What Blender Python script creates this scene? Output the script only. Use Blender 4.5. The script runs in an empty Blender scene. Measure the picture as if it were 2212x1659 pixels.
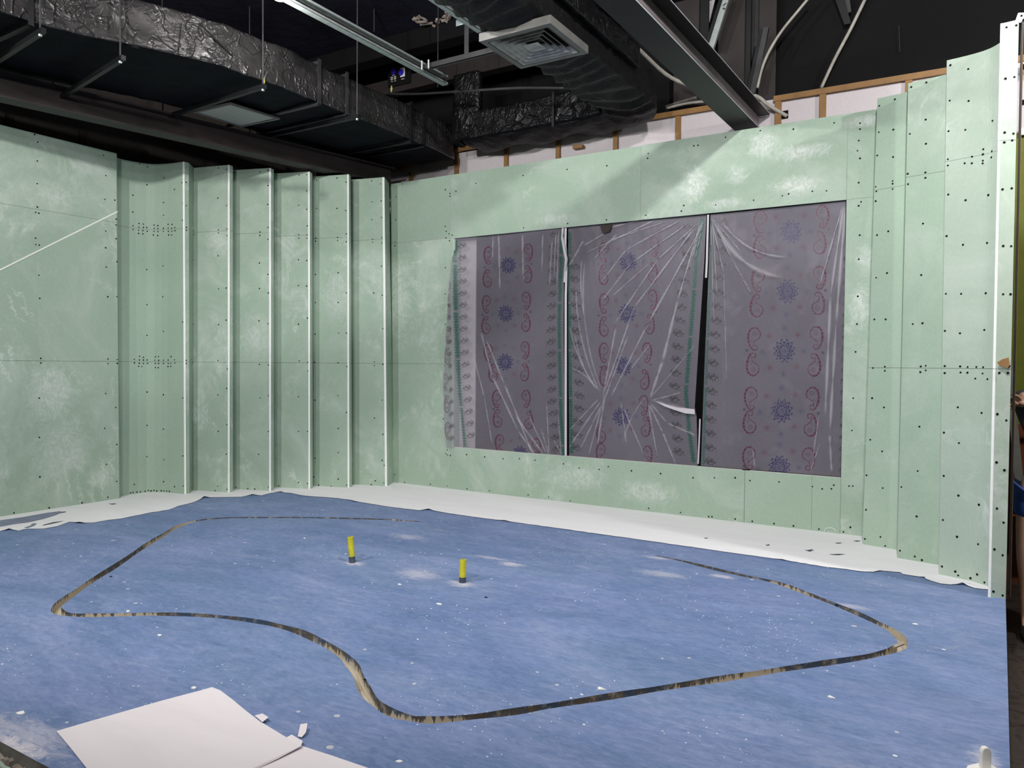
import bpy, bmesh, math, random
import numpy as np
from mathutils import Vector, Matrix, noise
from mathutils.geometry import delaunay_2d_cdt

random.seed(7)
rng = np.random.default_rng(7)
scene = bpy.context.scene
col = scene.collection

# ------------------------------------------------------------------ camera
FPX, YAW, PITCH, ROLL, CAMH = 1634.38, 0.5507, -0.0269, 0.0078, 1.228
IW, IH = 2212, 1659
_F = np.array([-math.sin(YAW)*math.cos(PITCH), math.cos(YAW)*math.cos(PITCH), math.sin(PITCH)])
_R = np.array([math.cos(YAW), math.sin(YAW), 0.0])
_U = np.cross(_R, _F)
_c, _s = math.cos(ROLL), math.sin(ROLL)
_R, _U = _c*_R + _s*_U, -_s*_R + _c*_U
CAM = np.array([0, 0, CAMH])
cam_data = bpy.data.cameras.new('camera')
cam_data.sensor_width = 36.0
cam_data.lens = FPX/IW*36.0
cam_data.clip_start = 0.05
cam_data.clip_end = 60
cam = bpy.data.objects.new('camera', cam_data)
col.objects.link(cam)
cam.matrix_world = Matrix(((_R[0], _U[0], -_F[0], 0), (_R[1], _U[1], -_F[1], 0), (_R[2], _U[2], -_F[2], CAMH), (0, 0, 0, 1)))
scene.camera = cam

# ------------------------------------------------------------------ world, exposure
world = bpy.data.worlds.new('world')
scene.world = world
world.use_nodes = True
world.node_tree.nodes['Background'].inputs[0].default_value = (0.9, 0.93, 1.0, 1)
world.node_tree.nodes['Background'].inputs[1].default_value = 0.02
scene.view_settings.view_transform = 'Standard'
scene.view_settings.look = 'None'
scene.view_settings.exposure = 0.84
scene.view_settings.gamma = 1.0
scene.view_settings.use_curve_mapping = False

# lamps of the room, with added fill lamps H and R: (x, y, z, power W, radius, colour)  - fixtures are built around them further down
LAMPS = [
    # name, x, y, z, W, radius, kind, aim
    ('A', -3.845, 3.385, 3.548, 15, 0.035, 'POINT', None),
    ('B', -3.93, 0.00, 3.58, 190, 0.05, 'SPOT', (-5.2, 4.6, 2.2)),
    ('H', -3.20, 2.55, 3.58, 44, 0.035, 'SPOT', (-3.6, 6.0, 2.4)),  # added unseen fill lamp, lifts the far walls and paper
    ('R', 1.50, 4.40, 3.50, 110, 0.06, 'SPOT', (0.7, 6.6, 0.6)),  # added unseen fill lamp, lifts the dark alcove beyond the post
    ('K', -0.10, 2.55, 4.20, 195, 0.08, 'SPOT', (-0.9, 5.9, 1.4)),
    ('C', -2.00, -0.30, 3.20, 160, 0.07, 'SPOT', (-3.4, 5.2, 2.8)),
    ('D', -0.60, -0.60, 3.80, 72, 0.09, 'SPOT', (-1.4, 3.2, 1.4)),
]
LCOL = (1.0, 0.985, 0.965)

# ------------------------------------------------------------------ pixel -> place
def ray(px, py):
    return _F + _R*(px-IW/2)/FPX - _U*(py-IH/2)/FPX
def at(px, py, ax, v):
    d = ray(px, py); i = 'xyz'.index(ax)
    return Vector(CAM + d*((v-CAM[i])/d[i]))
def flo(px, py, z=0.0):
    return at(px, py, 'z', z)
def proj(P):
    d = np.asarray(P, float)-CAM; z = d@_F
    return np.array([IW/2+FPX*(d@_R)/z, IH/2-FPX*(d@_U)/z])

# ------------------------------------------------------------------ object helpers
def tag(o, label=None, cat=None, group=None, kind=None):
    if label: o['label'] = label
    if cat: o['category'] = cat
    if group: o['group'] = group
    if kind: o['kind'] = kind
    return o
def thing(name, label, cat, loc=(0, 0, 0), group=None, kind=None):
    o = bpy.data.objects.new(name, None); col.objects.link(o)
    o.location = loc; o.empty_display_size = 0.1
    return tag(o, label, cat, group, kind)

class MB:
    """collects geometry in world coordinates, builds one mesh object"""
    def __init__(s): s.v = []; s.f = []; s.m = []
    def add(s, vs, fs, m=0):
        b = len(s.v); s.v += [tuple(map(float, v)) for v in vs]
        s.f += [tuple(b+i for i in f) for f in fs]; s.m += [m]*len(fs)
    def hexa(s, p, m=0):   # 8 points: bottom ring 0-3, top ring 4-7
        s.add(p, [(0, 3, 2, 1), (4, 5, 6, 7), (0, 1, 5, 4), (1, 2, 6, 5), (2, 3, 7, 6), (3, 0, 4, 7)], m)
    def box(s, a, b, m=0):
        x0, y0, z0 = a; x1, y1, z1 = b
        s.hexa([(x0, y0, z0), (x1, y0, z0), (x1, y1, z0), (x0, y1, z0), (x0, y0, z1), (x1, y0, z1), (x1, y1, z1), (x0, y1, z1)], m)
    def bar(s, a, b, w, h, up=(0, 0, 1), m=0):
        a = Vector(a); b = Vector(b); d = (b-a).normalized(); u = Vector(up)
        r = d.cross(u)
        if r.length < 1e-4: r = d.cross(Vector((1, 0, 0)))
        r.normalize(); u = r.cross(d).normalized()
        r = r*w/2; u = u*h/2
        s.hexa([a-r-u, a+r-u, b+r-u, b-r-u, a-r+u, a+r+u, b+r+u, b-r+u], m)
    def prism(s, pts, z0, z1, m=0):   # convex/simple plan polygon
        n = len(pts)
        vs = [(p[0], p[1], z0) for p in pts]+[(p[0], p[1], z1) for p in pts]
        fs = [tuple(range(n))[::-1], tuple(range(n, 2*n))]+[(i, (i+1) % n, n+(i+1) % n, n+i) for i in range(n)]
        s.add(vs, fs, m)
    def tube(s, pts, r, seg=8, m=0, caps=True):
        pts = [Vector(p) for p in pts]; n = len(pts)
        rr = r if isinstance(r, (list, tuple)) else [r]*n
        prev = None; rings = []
        for i, p in enumerate(pts):
            d = (pts[min(i+1, n-1)]-pts[max(i-1, 0)]).normalized()
            if prev is None:
                u = d.cross(Vector((0, 0, 1)))
                if u.length < 0.05: u = d.cross(Vector((1, 0, 0)))
                u.normalize()
            else:
                u = prev-d*prev.dot(d); u.normalize()
            prev = u; w = d.cross(u)
            rings.append([p+(u*math.cos(2*math.pi*k/seg)+w*math.sin(2*math.pi*k/seg))*rr[i] for k in range(seg)])
        vs = [v for g in rings for v in g]
        fs = [(i*seg+k, i*seg+(k+1) % seg, (i+1)*seg+(k+1) % seg, (i+1)*seg+k) for i in range(n-1) for k in range(seg)]
        if caps: fs += [tuple(range(seg))[::-1], tuple((n-1)*seg+k for k in range(seg))]
        s.add(vs, fs, m)
    def build(s, name, mats, parent=None, smooth=False, loc=None):
        me = bpy.data.meshes.new(name)
        off = parent.location if parent is not None else (Vector(loc) if loc is not None else Vector((0, 0, 0)))
        me.from_pydata([Vector(v)-off for v in s.v], [], s.f)
        mats = mats if isinstance(mats, (list, tuple)) else [mats]
        for m in mats: me.materials.append(m)
        if len(mats) > 1: me.polygons.foreach_set('material_index', s.m)
        if smooth: me.polygons.foreach_set('use_smooth', [True]*len(s.f))
        bm = bmesh.new(); bm.from_mesh(me); bmesh.ops.recalc_face_normals(bm, faces=bm.faces); bm.to_mesh(me); bm.free()
        o = bpy.data.objects.new(name, me); col.objects.link(o)
        if parent is not None: o.parent = parent
        elif loc is not None: o.location = loc
        return o
def structure(o): o['kind'] = 'structure'; return o
def bevel(o, w=0.003, seg=2):
    m = o.modifiers.new('bevel', 'BEVEL'); m.width = w; m.segments = seg; m.limit_method = 'ANGLE'; return o

# ------------------------------------------------------------------ material helpers
def srgb(r, g, b):
    f = lambda c: (c/255/12.92) if c/255 <= .04045 else ((c/255+.055)/1.055)**2.4
    return (f(r), f(g), f(b), 1)
class NT:
    def __init__(s, name):
        s.mat = bpy.data.materials.new(name); s.mat.use_nodes = True
        s.t = s.mat.node_tree; s.n = s.t.nodes; s.l = s.t.links
        s.p = s.n['Principled BSDF']; s.out = s.n['Material Output']
        s.geo = s.n.new('ShaderNodeNewGeometry').outputs['Position']
    def link(s, a, b): s.l.new(a, b)
    def mapping(s, sc, rot=(0, 0, 0), loc=(0, 0, 0), src=None):
        m = s.n.new('ShaderNodeMapping'); s.link(src or s.geo, m.inputs[0])
        m.inputs['Scale'].default_value = sc; m.inputs['Rotation'].default_value = rot; m.inputs['Location'].default_value = loc
        return m.outputs[0]
    def noise(s, scale, detail=4, rough=.55, dist=0, vec=None, out=0):
        m = s.n.new('ShaderNodeTexNoise'); s.link(vec or s.geo, m.inputs['Vector'])
        m.inputs['Scale'].default_value = scale; m.inputs['Detail'].default_value = detail
        m.inputs['Roughness'].default_value = rough; m.inputs['Distortion'].default_value = dist
        return m.outputs[out]
    def vor(s, scale, vec=None, feature='F1', out=0, rand=1):
        m = s.n.new('ShaderNodeTexVoronoi'); s.link(vec or s.geo, m.inputs['Vector']); m.feature = feature
        m.inputs['Scale'].default_value = scale; m.inputs['Randomness'].default_value = rand
        return m.outputs[out]
    def ramp(s, fac, stops, interp='LINEAR'):
        m = s.n.new('ShaderNodeValToRGB'); s.link(fac, m.inputs[0]); e = m.color_ramp.elements
        m.color_ramp.interpolation = interp
        while len(e) < len(stops): e.new(0.5)
        for i, (p, c) in enumerate(stops):
            e[i].position = p; e[i].color = c if isinstance(c, tuple) else (c, c, c, 1)
        return m.outputs[0]
    def mix(s, fac, a, b, mode='MIX'):
        m = s.n.new('ShaderNodeMix'); m.data_type = 'RGBA'; m.blend_type = mode
        for v, i in ((fac, 0), (a, 6), (b, 7)):
            if isinstance(v, bpy.types.NodeSocket): s.link(v, m.inputs[i])
            else: m.inputs[i].default_value = v
        return m.outputs[2]
    def math(s, op, a, b=0.0, c=0.0):
        m = s.n.new('ShaderNodeMath'); m.operation = op
        for i, v in enumerate((a, b, c)):
            if isinstance(v, bpy.types.NodeSocket): s.link(v, m.inputs[i])
            else: m.inputs[i].default_value = v
        return m.outputs[0]
    def sep(s, vec=None):
        m = s.n.new('ShaderNodeSeparateXYZ'); s.link(vec or s.geo, m.inputs[0]); return m.outputs
    def color(s, v):
        if isinstance(v, bpy.types.NodeSocket): s.link(v, s.p.inputs['Base Color'])
        else: s.p.inputs['Base Color'].default_value = v
    def bump(s, h, strength=.3, dist=.01):
        m = s.n.new('ShaderNodeBump'); s.link(h, m.inputs['Height'])
        m.inputs['Strength'].default_value = strength; m.inputs['Distance'].default_value = dist
        s.link(m.outputs[0], s.p.inputs['Normal'])
    def set(s, rough=.5, metal=0, spec=.5):
        s.p.inputs['Roughness'].default_value = rough; s.p.inputs['Metallic'].default_value = metal
        s.p.inputs['Specular IOR Level'].default_value = spec; return s
def plain(name, c, rough=.6, metal=0, spec=.5, var=.12, scale=14):
    t = NT(name); t.set(rough, metal, spec)
    n = t.noise(scale, 4)
    d = tuple(x*(1-var) for x in c[:3])+(1,); b = tuple(min(1, x*(1+var)) for x in c[:3])+(1,)
    t.color(t.ramp(n, [(.3, d), (.7, b)])); return t.mat

# green moisture-resistant plasterboard with plaster smears
def green_board(name, smear=1.0, seed=0.0, pale=0.0):
    t = NT(name); t.set(.72, 0, .25)
    p = t.mapping((1, 1, 1), loc=(seed, seed*.7, seed*.3))
    base = t.ramp(t.noise(1.1, 3, .5, vec=p), [(.3, srgb(153, 174, 156)), (.7, srgb(163, 183, 165))])
    fib = t.noise(90, 3, .6, vec=t.mapping((1, 1, .6)))
    base = t.mix(.10, base, t.ramp(fib, [(.35, srgb(134, 158, 140)), (.65, srgb(196, 210, 194))]))
    # broad dusty clouds
    cl = t.ramp(t.noise(1.5, 7, .72, 1.0, vec=p), [(.46, 0.0), (.74, 1.0)])
    base = t.mix(t.math('MULTIPLY', cl, .34*smear), base, srgb(206, 214, 206))
    # wiped filler inside loose patches
    patch = t.ramp(t.noise(1.1, 5, .65, .8, vec=t.mapping((1, 1, 1), loc=(3.1+seed, 1.7, .4))), [(.53, 0.0), (.70, 1.0)])
    sw = t.ramp(t.noise(5.5, 8, .70, 1.6, vec=t.mapping((1, 1, .7), loc=(seed, 0, 0))), [(.46, 0.0), (.66, 1.0)])
    base = t.mix(t.math('MULTIPLY', t.math('MULTIPLY', sw, patch), .60*smear), base, srgb(220, 226, 220))
    # arcs of a trowel, sparse
    arc = t.n.new('ShaderNodeTexWave'); arc.wave_type = 'RINGS'; t.link(t.mapping((1, 1, 1.2), loc=(seed*1.3+.4, 1.1, .2)), arc.inputs['Vector'])
    arc.inputs['Scale'].default_value = 3.2; arc.inputs['Distortion'].default_value = 9; arc.inputs['Detail'].default_value = 5; arc.inputs['Detail Scale'].default_value = 2.2; arc.inputs['Detail Roughness'].default_value = .7
    am = t.ramp(arc.outputs['Fac'], [(.86, 0.0), (.97, 1.0)])
    ap = t.ramp(t.noise(1.7, 4, .6, 1, vec=t.mapping((1, 1, 1), loc=(9-seed, 2, 6))), [(.56, 0.0), (.68, 1.0)])
    base = t.mix(t.math('MULTIPLY', t.math('MULTIPLY', am, ap), .24*smear), base, srgb(226, 230, 226))
    if pale: base = t.mix(.42*pale, base, srgb(214, 214, 210))  # whiter mix puts the strong light on these boards into their colour
    # filler smears with a place of their own
    if pale == 0:
        w1 = t.noise(7, 9, .74, 2.2); w2 = t.ramp(t.noise(12, 8, .74, 2.6, vec=t.mapping((1, 1, .8), loc=(1, 2, 3))), [(.44, 0.0), (.58, 1.0)])
        tot = None; xyz = t.sep()
        for (c, r, rz, k) in SMEARS:
            d = [t.math('DIVIDE', t.math('SUBTRACT', xyz[i], c[i]), q) for i, q in ((0, r), (1, r), (2, rz))]
            rr = t.math('SQRT', t.math('ADD', t.math('ADD', t.math('MULTIPLY', d[0], d[0]), t.math('MULTIPLY', d[1], d[1])), t.math('MULTIPLY', d[2], d[2])))
            m = t.math('MULTIPLY', t.ramp(t.math('ADD', rr, t.math('MULTIPLY', t.math('SUBTRACT', w1, .5), 2.2)), [(.35, 1.0), (1.0, 0.0)]), k)
            tot = m if tot is None else t.math('MAXIMUM', tot, m)
        base = t.mix(t.math('MULTIPLY', tot, t.math('ADD', t.math('MULTIPLY', w2, .65), .35)), base, srgb(222, 226, 222))
    t.color(base); t.bump(fib, .06, .002); return t.mat
def _sm(px, py, ax, v, r, rz, k): return (at(px, py, ax, v), r, rz, k)
SMEARS = [_sm(110, 850, 'x', -6.472, .22, .28, .55), _sm(140, 970, 'x', -6.472, .26, .30, .45), _sm(215, 1030, 'x', -6.472, .13, .12, .6), _sm(110, 420, 'x', -6.472, .22, .14, .40), _sm(200, 360, 'x', -6.472, .2, .1, .3),
          _sm(1650, 312, 'y', 5.949, .14, .13, .75), _sm(1735, 328, 'y', 5.949, .22, .07, .75), _sm(1862, 262, 'y', 5.949, .16, .05, .75), _sm(1500, 400, 'y', 5.949, .13, .16, .8), _sm(1592, 378, 'y', 5.949, .08, .08, .6),
          _sm(1720, 400, 'y', 5.949, .20, .08, .8), _sm(1560, 440, 'y', 5.949, .2, .05, .55), _sm(1200, 475, 'y', 5.949, .25, .06, .5), _sm(1240, 1030, 'y', 5.949, .35, .14, .45), _sm(1400, 1065, 'y', 5.949, .30, .12, .5), _sm(1855, 660, 'y', 5.949, .08, .16, .7), _sm(1870, 560, 'y', 5.949, .08, .12, .5),
          (Vector((-6.05, 4.62, 2.35)), .16, .16, .55), (Vector((-6.0, 4.63, 1.3)), .14, .3, .35), (Vector((-5.85, 4.85, 1.5)), .2, .25, .4), (Vector((-5.0, 5.85, 1.9)), .22, .5, .55), (Vector((-5.3, 5.42, 1.9)), .18, .3, .35), (Vector((-4.6, 5.95, 1.6)), .2, .5, .3)]
M = {}
M['green'] = green_board('green_plasterboard', 1.0)
M['green_dusty'] = green_board('green_plasterboard_dusty', 1.5, 4.3)
M['green_clean'] = green_board('green_plasterboard_clean', .35, 8.1)
M['board_core'] = plain('plasterboard_core', srgb(236, 236, 232), .85, var=.05, scale=60)
M['green_overlit'] = green_board('green_plasterboard_overlit', 1.1, 6.7, .40)  # paler copy, bright light on the right-hand boards painted in
M['bead'] = plain('white_corner_bead', srgb(240, 241, 238), .6, var=.04, scale=40)
M['gap'] = plain('joint_dark', srgb(64, 78, 68), .9)
M['screw'] = plain('screw_black', srgb(10, 12, 12), .7, .1, spec=.2)
M['behind'] = plain('dark_cavity', srgb(20, 20, 22), .95, spec=.1)

# blue painted platform
def floor_mat():
    t = NT('blue_painted_floor'); t.set(.62, 0, .3)
    R = math.radians(-8)
    st = t.mapping((.6, 1.5, 1), rot=(0, 0, R))
    base = t.ramp(t.noise(1.3, 6, .62, .5, vec=st), [(.30, srgb(112, 140, 178)), (.5, srgb(122, 144, 190)), (.72, srgb(138, 150, 200))])
    haze = t.ramp(t.noise(3.0, 8, .74, 1.3, vec=st), [(.44, 0.0), (.76, 1.0)])
    base = t.mix(t.math('MULTIPLY', haze, .66), base, srgb(168, 172, 208))
    deep = t.ramp(t.noise(2.2, 8, .7, 1.0, vec=t.mapping((.5, 1.8, 1), rot=(0, 0, R), loc=(7, 3, 0))), [(.50, 0.0), (.72, 1.0)])
    base = t.mix(t.math('MULTIPLY', deep, .62), base, srgb(86, 114, 158))
    # brushed pale strokes
    sc = t.ramp(t.noise(10, 10, .84, .8, vec=t.mapping((.45, 1.9, 1), rot=(0, 0, R))), [(.53, 0.0), (.70, 1.0)])
    pat = t.ramp(t.noise(1.6, 5, .65, .6, vec=t.mapping((1, 1, 1), loc=(2, 9, 0))), [(.36, .15), (.60, 1.0)])
    base = t.mix(t.math('MULTIPLY', t.math('MULTIPLY', sc, pat), .85), base, srgb(196, 200, 222))
    dust = t.ramp(t.noise(2.4, 8, .76, .9, vec=t.mapping((.7, 1.6, 1), rot=(0, 0, R), loc=(4, 4, 0))), [(.58, 0.0), (.76, 1.0)])
    base = t.mix(t.math('MULTIPLY', dust, .55), base, srgb(204, 200, 214))
    fine = t.ramp(t.noise(26, 10, .85, .6, vec=t.mapping((.6, 1.5, 1), rot=(0, 0, R))), [(.36, 0.0), (.66, 1.0)])
    base = t.mix(.42, base, t.mix(fine, srgb(80, 106, 146), srgb(176, 182, 212)))
    big = t.ramp(t.noise(1.1, 7, .7, 1.2, vec=t.mapping((.7, 1.3, 1), rot=(0, 0, R), loc=(3, 8, 0))), [(.36, srgb(200, 213, 222)), (.5, srgb(220, 228, 234)), (.64, srgb(240, 243, 246))])
    base = t.mix(1.0, base, big, 'MULTIPLY')
    # splashes and specks of plaster
    for sc_, th, seed_, keep, c in ((15, .16, 0, .55, 196), (21, .12, 5, .56, 236), (38, .15, 3.3, .56, 238), (75, .18, 6.1, .57, 232)):
        v = t.mapping((1, 1.15, 1), loc=(seed_, seed_*.6, 0))
        wob = t.math('ADD', t.vor(sc_, v), t.math('MULTIPLY', t.math('SUBTRACT', t.noise(sc_*2.4, 3, vec=v), .5), .16))
        rnd = t.sep(t.vor(sc_, v, out=1))
        d = t.math('LESS_THAN', wob, t.math('MULTIPLY', rnd[1], th*1.5))
        k = t.math('GREATER_THAN', rnd[0], 1-.22)
        cl = t.math('GREATER_THAN', t.noise(1.5, 4, vec=t.mapping((1, 1, 1), loc=(seed_+1, 0, 0))), keep)
        m_ = t.math('MULTIPLY', t.math('MULTIPLY', d, k), cl)
        base = t.mix(t.math('MULTIPLY', m_, .85), base, srgb(c, c, c+6))
    # mortar dust round the pipe stubs and at the near left edge (stains with a shape of their own)
    for (x, y, rx, ry, k_) in STAINS:
        xy = t.sep()
        dx = t.math('DIVIDE', t.math('SUBTRACT', xy[0], x), rx); dy = t.math('DIVIDE', t.math('SUBTRACT', xy[1], y), ry)
        r_ = t.math('SQRT', t.math('ADD', t.math('MULTIPLY', dx, dx), t.math('MULTIPLY', dy, dy)))
        r_ = t.math('ADD', r_, t.math('MULTIPLY', t.math('SUBTRACT', t.noise(14, 9, .8, 1.5, vec=t.mapping((.6, 1.6, 1))), .5), 3.4))
        base = t.mix(t.math('MULTIPLY', t.ramp(r_, [(.25, 1.0), (1.0, 0.0)]), k_), base, srgb(216, 210, 218))
    t.color(base)
    t.bump(t.noise(30, 5, .6), .12, .003)
    return t.mat
def _st(px, py, rx, ry, k):
    p = flo(px, py); return (p.x, p.y, rx, ry, k)
STAINS = [_st(764, 1217, .10, .05, .6), _st(1000, 1261, .11, .06, .65), _st(35, 1612, .16, .05, .95), _st(60, 1590, .30, .10, .45), _st(905, 1240, .18, .12, .42), _st(1105, 1219, .10, .05, .65), _st(1060, 1205, .16, .03, .4),
          _st(1560, 1245, .10, .04, .6), _st(1418, 1205, .12, .04, .45), _st(1430, 1240, .16, .08, .4), _st(880, 1160, .18, .08, .35), _st(1840, 1310, .12, .05, .4), _st(2125, 1640, .05, .12, .5)]
M['floor'] = floor_mat()
def groove_mat(name, wall=True):
    t = NT(name); t.set(.6, 0, .3)
    x = t.mapping((1, 1, .10))
    n1 = t.noise(1.5, 3, .5, vec=x); n2 = t.noise(46, 5, .7, vec=x)
    v = t.math('ADD', t.math('MULTIPLY', n1, 1.5), t.math('MULTIPLY', n2, .8))
    if wall: v = t.math('ADD', v, t.math('MULTIPLY', t.sep()[2], 5.0))
    dark = t.ramp(t.noise(6, 4, .6, vec=t.mapping((1, 1, .2), loc=(5, 5, 5))), [(.38, srgb(62, 78, 100)), (.5, srgb(92, 84, 74)), (.62, srgb(66, 80, 104))])
    c = t.mix(t.ramp(v, [(.98 if wall else 1.30, 0.0), (1.06 if wall else 1.42, 1.0)]), srgb(188, 176, 156), dark)
    c = t.mix(t.ramp(t.noise(20, 6, .7), [(.5, 0.0), (.7, .6)]), c, srgb(200, 196, 190)); t.color(c); return t.mat
M['groove_wall'] = groove_mat('groove_side'); M['groove_floor'] = groove_mat('groove_bottom', False)
def paper_mat(name, c):
    t = NT(name); t.set(.85, 0, .2)
    w = t.noise(2.6, 5, .6, .8, vec=t.mapping((.6, 2.2, 1), rot=(0, 0, math.radians(-20))))
    t.color(t.ramp(w, [(.3, tuple(x*.93 for x in c[:3])+(1,)), (.7, c)]))
    t.bump(w, .25, .01); return t.mat
M['paper'] = paper_mat('white_fleece_paper', srgb(240, 238, 242))
M['paper_warm'] = paper_mat('white_fleece_paper_near', srgb(236, 228, 232))
def foil_mat(name, c, rough, strength=1.0):
    t = NT(name); t.set(rough, .45, .6)
    n = t.noise(5, 4, .6, .8)
    t.color(t.ramp(n, [(.3, tuple(x*.8 for x in c[:3])+(1,)), (.7, tuple(x*1.2 for x in c[:3])+(1,))]))
    def crease(sc, w, dist, lo):
        m = t.n.new('ShaderNodeMapping'); v = t.math('ABSOLUTE', t.math('SUBTRACT', t.noise(sc, 2.5, .5, dist, vec=t.mapping((1, 1, 1), loc=(lo, lo, lo))), .5))
        t.n.remove(m); return t.ramp(v, [(0.0, 1.0), (w, 0.0)])
    mask = t.ramp(t.noise(3.5, 3, .6, vec=t.mapping((1, 1, 1), loc=(4, 1, 8))), [(.40, 0.0), (.60, 1.0)])
    h = t.math('ADD', t.math('MULTIPLY', crease(4.2, .035, 1.3, 0), .9), t.math('MULTIPLY', t.math('MULTIPLY', crease(9, .045, 1.2, 3), mask), .55))
    h = t.math('ADD', h, t.math('MULTIPLY', t.noise(6, 3, .5, 1.0), 1.6))
    t.bump(h, .6*strength, .02); return t.mat
M['foil'] = foil_mat('black_foil_wrap', srgb(62, 60, 60), .38)
M['foil_dark'] = foil_mat('black_foil_wrap_dark', srgb(24, 24, 26), .40)
M['cloth'] = foil_mat('black_duct_wrap_dull', srgb(18, 18, 20), .6, .6)
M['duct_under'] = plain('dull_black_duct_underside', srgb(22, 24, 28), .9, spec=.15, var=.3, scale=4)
M['steel_dark'] = plain('dark_painted_steel', srgb(24, 25, 28), .5, .3, var=.25, scale=5)
M['steel_brown'] = plain('brown_primer_steel', srgb(44, 37, 37), .6, .1, var=.25, scale=5)
M['steel_light'] = plain('pale_primer_web', srgb(120, 112, 116), .5, .2, var=.15, scale=4)
M['edge_white'] = plain('scuffed_white_edge', srgb(190, 190, 192), .5, .2)
M['galv'] = plain('galvanised_steel', srgb(178, 186, 184), .42, .5, var=.15, scale=20)
M['grey_metal'] = plain('grey_metal', srgb(66, 66, 68), .5, .4, var=.2, scale=10)
M['vent'] = plain('grey_vent_enamel', srgb(116, 115, 111), .5, .1, var=.15, scale=9)
M['vent_louvre'] = plain('vent_louvre_enamel', srgb(188, 186, 178), .5, .1, var=.3, scale=14)
M['black'] = plain('black_paint', srgb(9, 9, 12), .8, spec=.25, var=.3, scale=3)
def ceil_mat():
    t = NT('black_ceiling_paint'); t.set(.75, 0, .25)
    t.color(t.ramp(t.noise(2.2, 6, .65, .6), [(.3, srgb(20, 20, 30)), (.72, srgb(38, 38, 54))]))
    t.bump(t.noise(9, 6, .6), .4, .02); return t.mat
M['ceiling'] = ceil_mat()
M['white_wall'] = plain('speckled_white_wall', srgb(214, 206, 210), .85, var=.05, scale=80)
M['wood'] = plain('brown_wood_batten', srgb(146, 108, 62), .6, var=.2, scale=8)
M['dark_wood'] = plain('dark_batten', srgb(48, 36, 32), .7)
M['brown_board'] = plain('dull_brown_board', srgb(62, 56, 52), .85, var=.1)
M['conduit'] = plain('grey_white_conduit', srgb(170, 166, 156), .55, var=.2, scale=16)
M['olive'] = plain('olive_green_wall_paint', srgb(112, 118, 30), .7, var=.08)
M['wainscot'] = plain('reddish_wood_panelling', srgb(120, 62, 34), .45, var=.25, scale=3)
def marble():
    t = NT('dark_marble_floor'); t.set(.3, 0, .5)
    t.color(t.ramp(t.noise(3.4, 8, .7, 1.8), [(.3, srgb(34, 32, 32)), (.5, srgb(70, 64, 60)), (.62, srgb(44, 42, 40)), (.75, srgb(150, 138, 128))])); return t.mat
M['marble'] = marble()
M['platform_side'] = plain('dirty_platform_side', srgb(128, 126, 118), .8, var=.45, scale=9)
M['yellow'] = plain('yellow_pvc', srgb(206, 196, 46), .45, var=.18, scale=30)
M['pipe_dark'] = plain('grey_smeared_pvc', srgb(66, 74, 84), .6, var=.25, scale=30)
M['white_plastic'] = plain('white_plastic', srgb(238, 234, 230), .5, var=.04)
M['alu'] = plain('aluminium', srgb(176, 176, 172), .4, .6)
M['skin'] = plain('skin', srgb(196, 150, 124), .55, var=.08)
M['blue_cloth'] = plain('blue_cloth', srgb(44, 78, 156), .8, var=.2)
M['grey_shirt'] = plain('dark_shirt', srgb(60, 62, 70), .85)
M['hair'] = plain('black_hair', srgb(24, 20, 18), .6)
M['dial_blue'] = plain('blue_dial', srgb(52, 44, 190), .4)
M['panel_white'] = plain('panel_white', srgb(226, 226, 220), .5)
M['torn'] = plain('torn_felt', srgb(150, 138, 128), .9, var=.35, scale=20)
M['yellow_foam'] = plain('yellow_foam', srgb(176, 170, 96), .9, var=.2)
def emis(name, c, s):
    t = NT(name); t.p.inputs['Emission Color'].default_value = c; t.p.inputs['Emission Strength'].default_value = s; t.color((1, 1, 1, 1)); return t.mat
M['lamp_glass'] = emis('lamp_glass', (1, .98, .95, 1), 40)
# ------------------------------------------------------------------ plan of the set walls
TOPZ = 3.044
def solve_plan(top, bot):
    """mean plan position, plus the lean (top / bottom offset) of a nearly plumb edge"""
    top = np.array(top, float); bot = np.array(bot, float)
    x = np.array(flo(*bot))[:2]
    f = lambda q: np.concatenate([proj((q[0], q[1], TOPZ))-top, proj((q[0], q[1], 0))-bot])
    for _ in range(12):
        r = f(x); J = np.stack([(f(x+e)-r)/1e-5 for e in np.eye(2)*1e-5], 1)
        x = x-np.linalg.lstsq(J, r, rcond=None)[0]
    r = f(x); dep = np.array([x[0], x[1], -CAMH*0])@_F
    rt = _R[:2]/np.linalg.norm(_R[:2])
    return Vector((*(x-rt*r[0]*dep/FPX), TOPZ)), Vector((*(x-rt*r[2]*dep/FPX), 0))
def solve_right(top, bot):
    b = flo(*bot); d = ray(*top)
    # keep depth of the bottom point, allow sideways lean
    dep = (np.array(b)-CAM)@_F; P = CAM+d*dep/(d@_F)
    return Vector(P), Vector(b)
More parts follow.
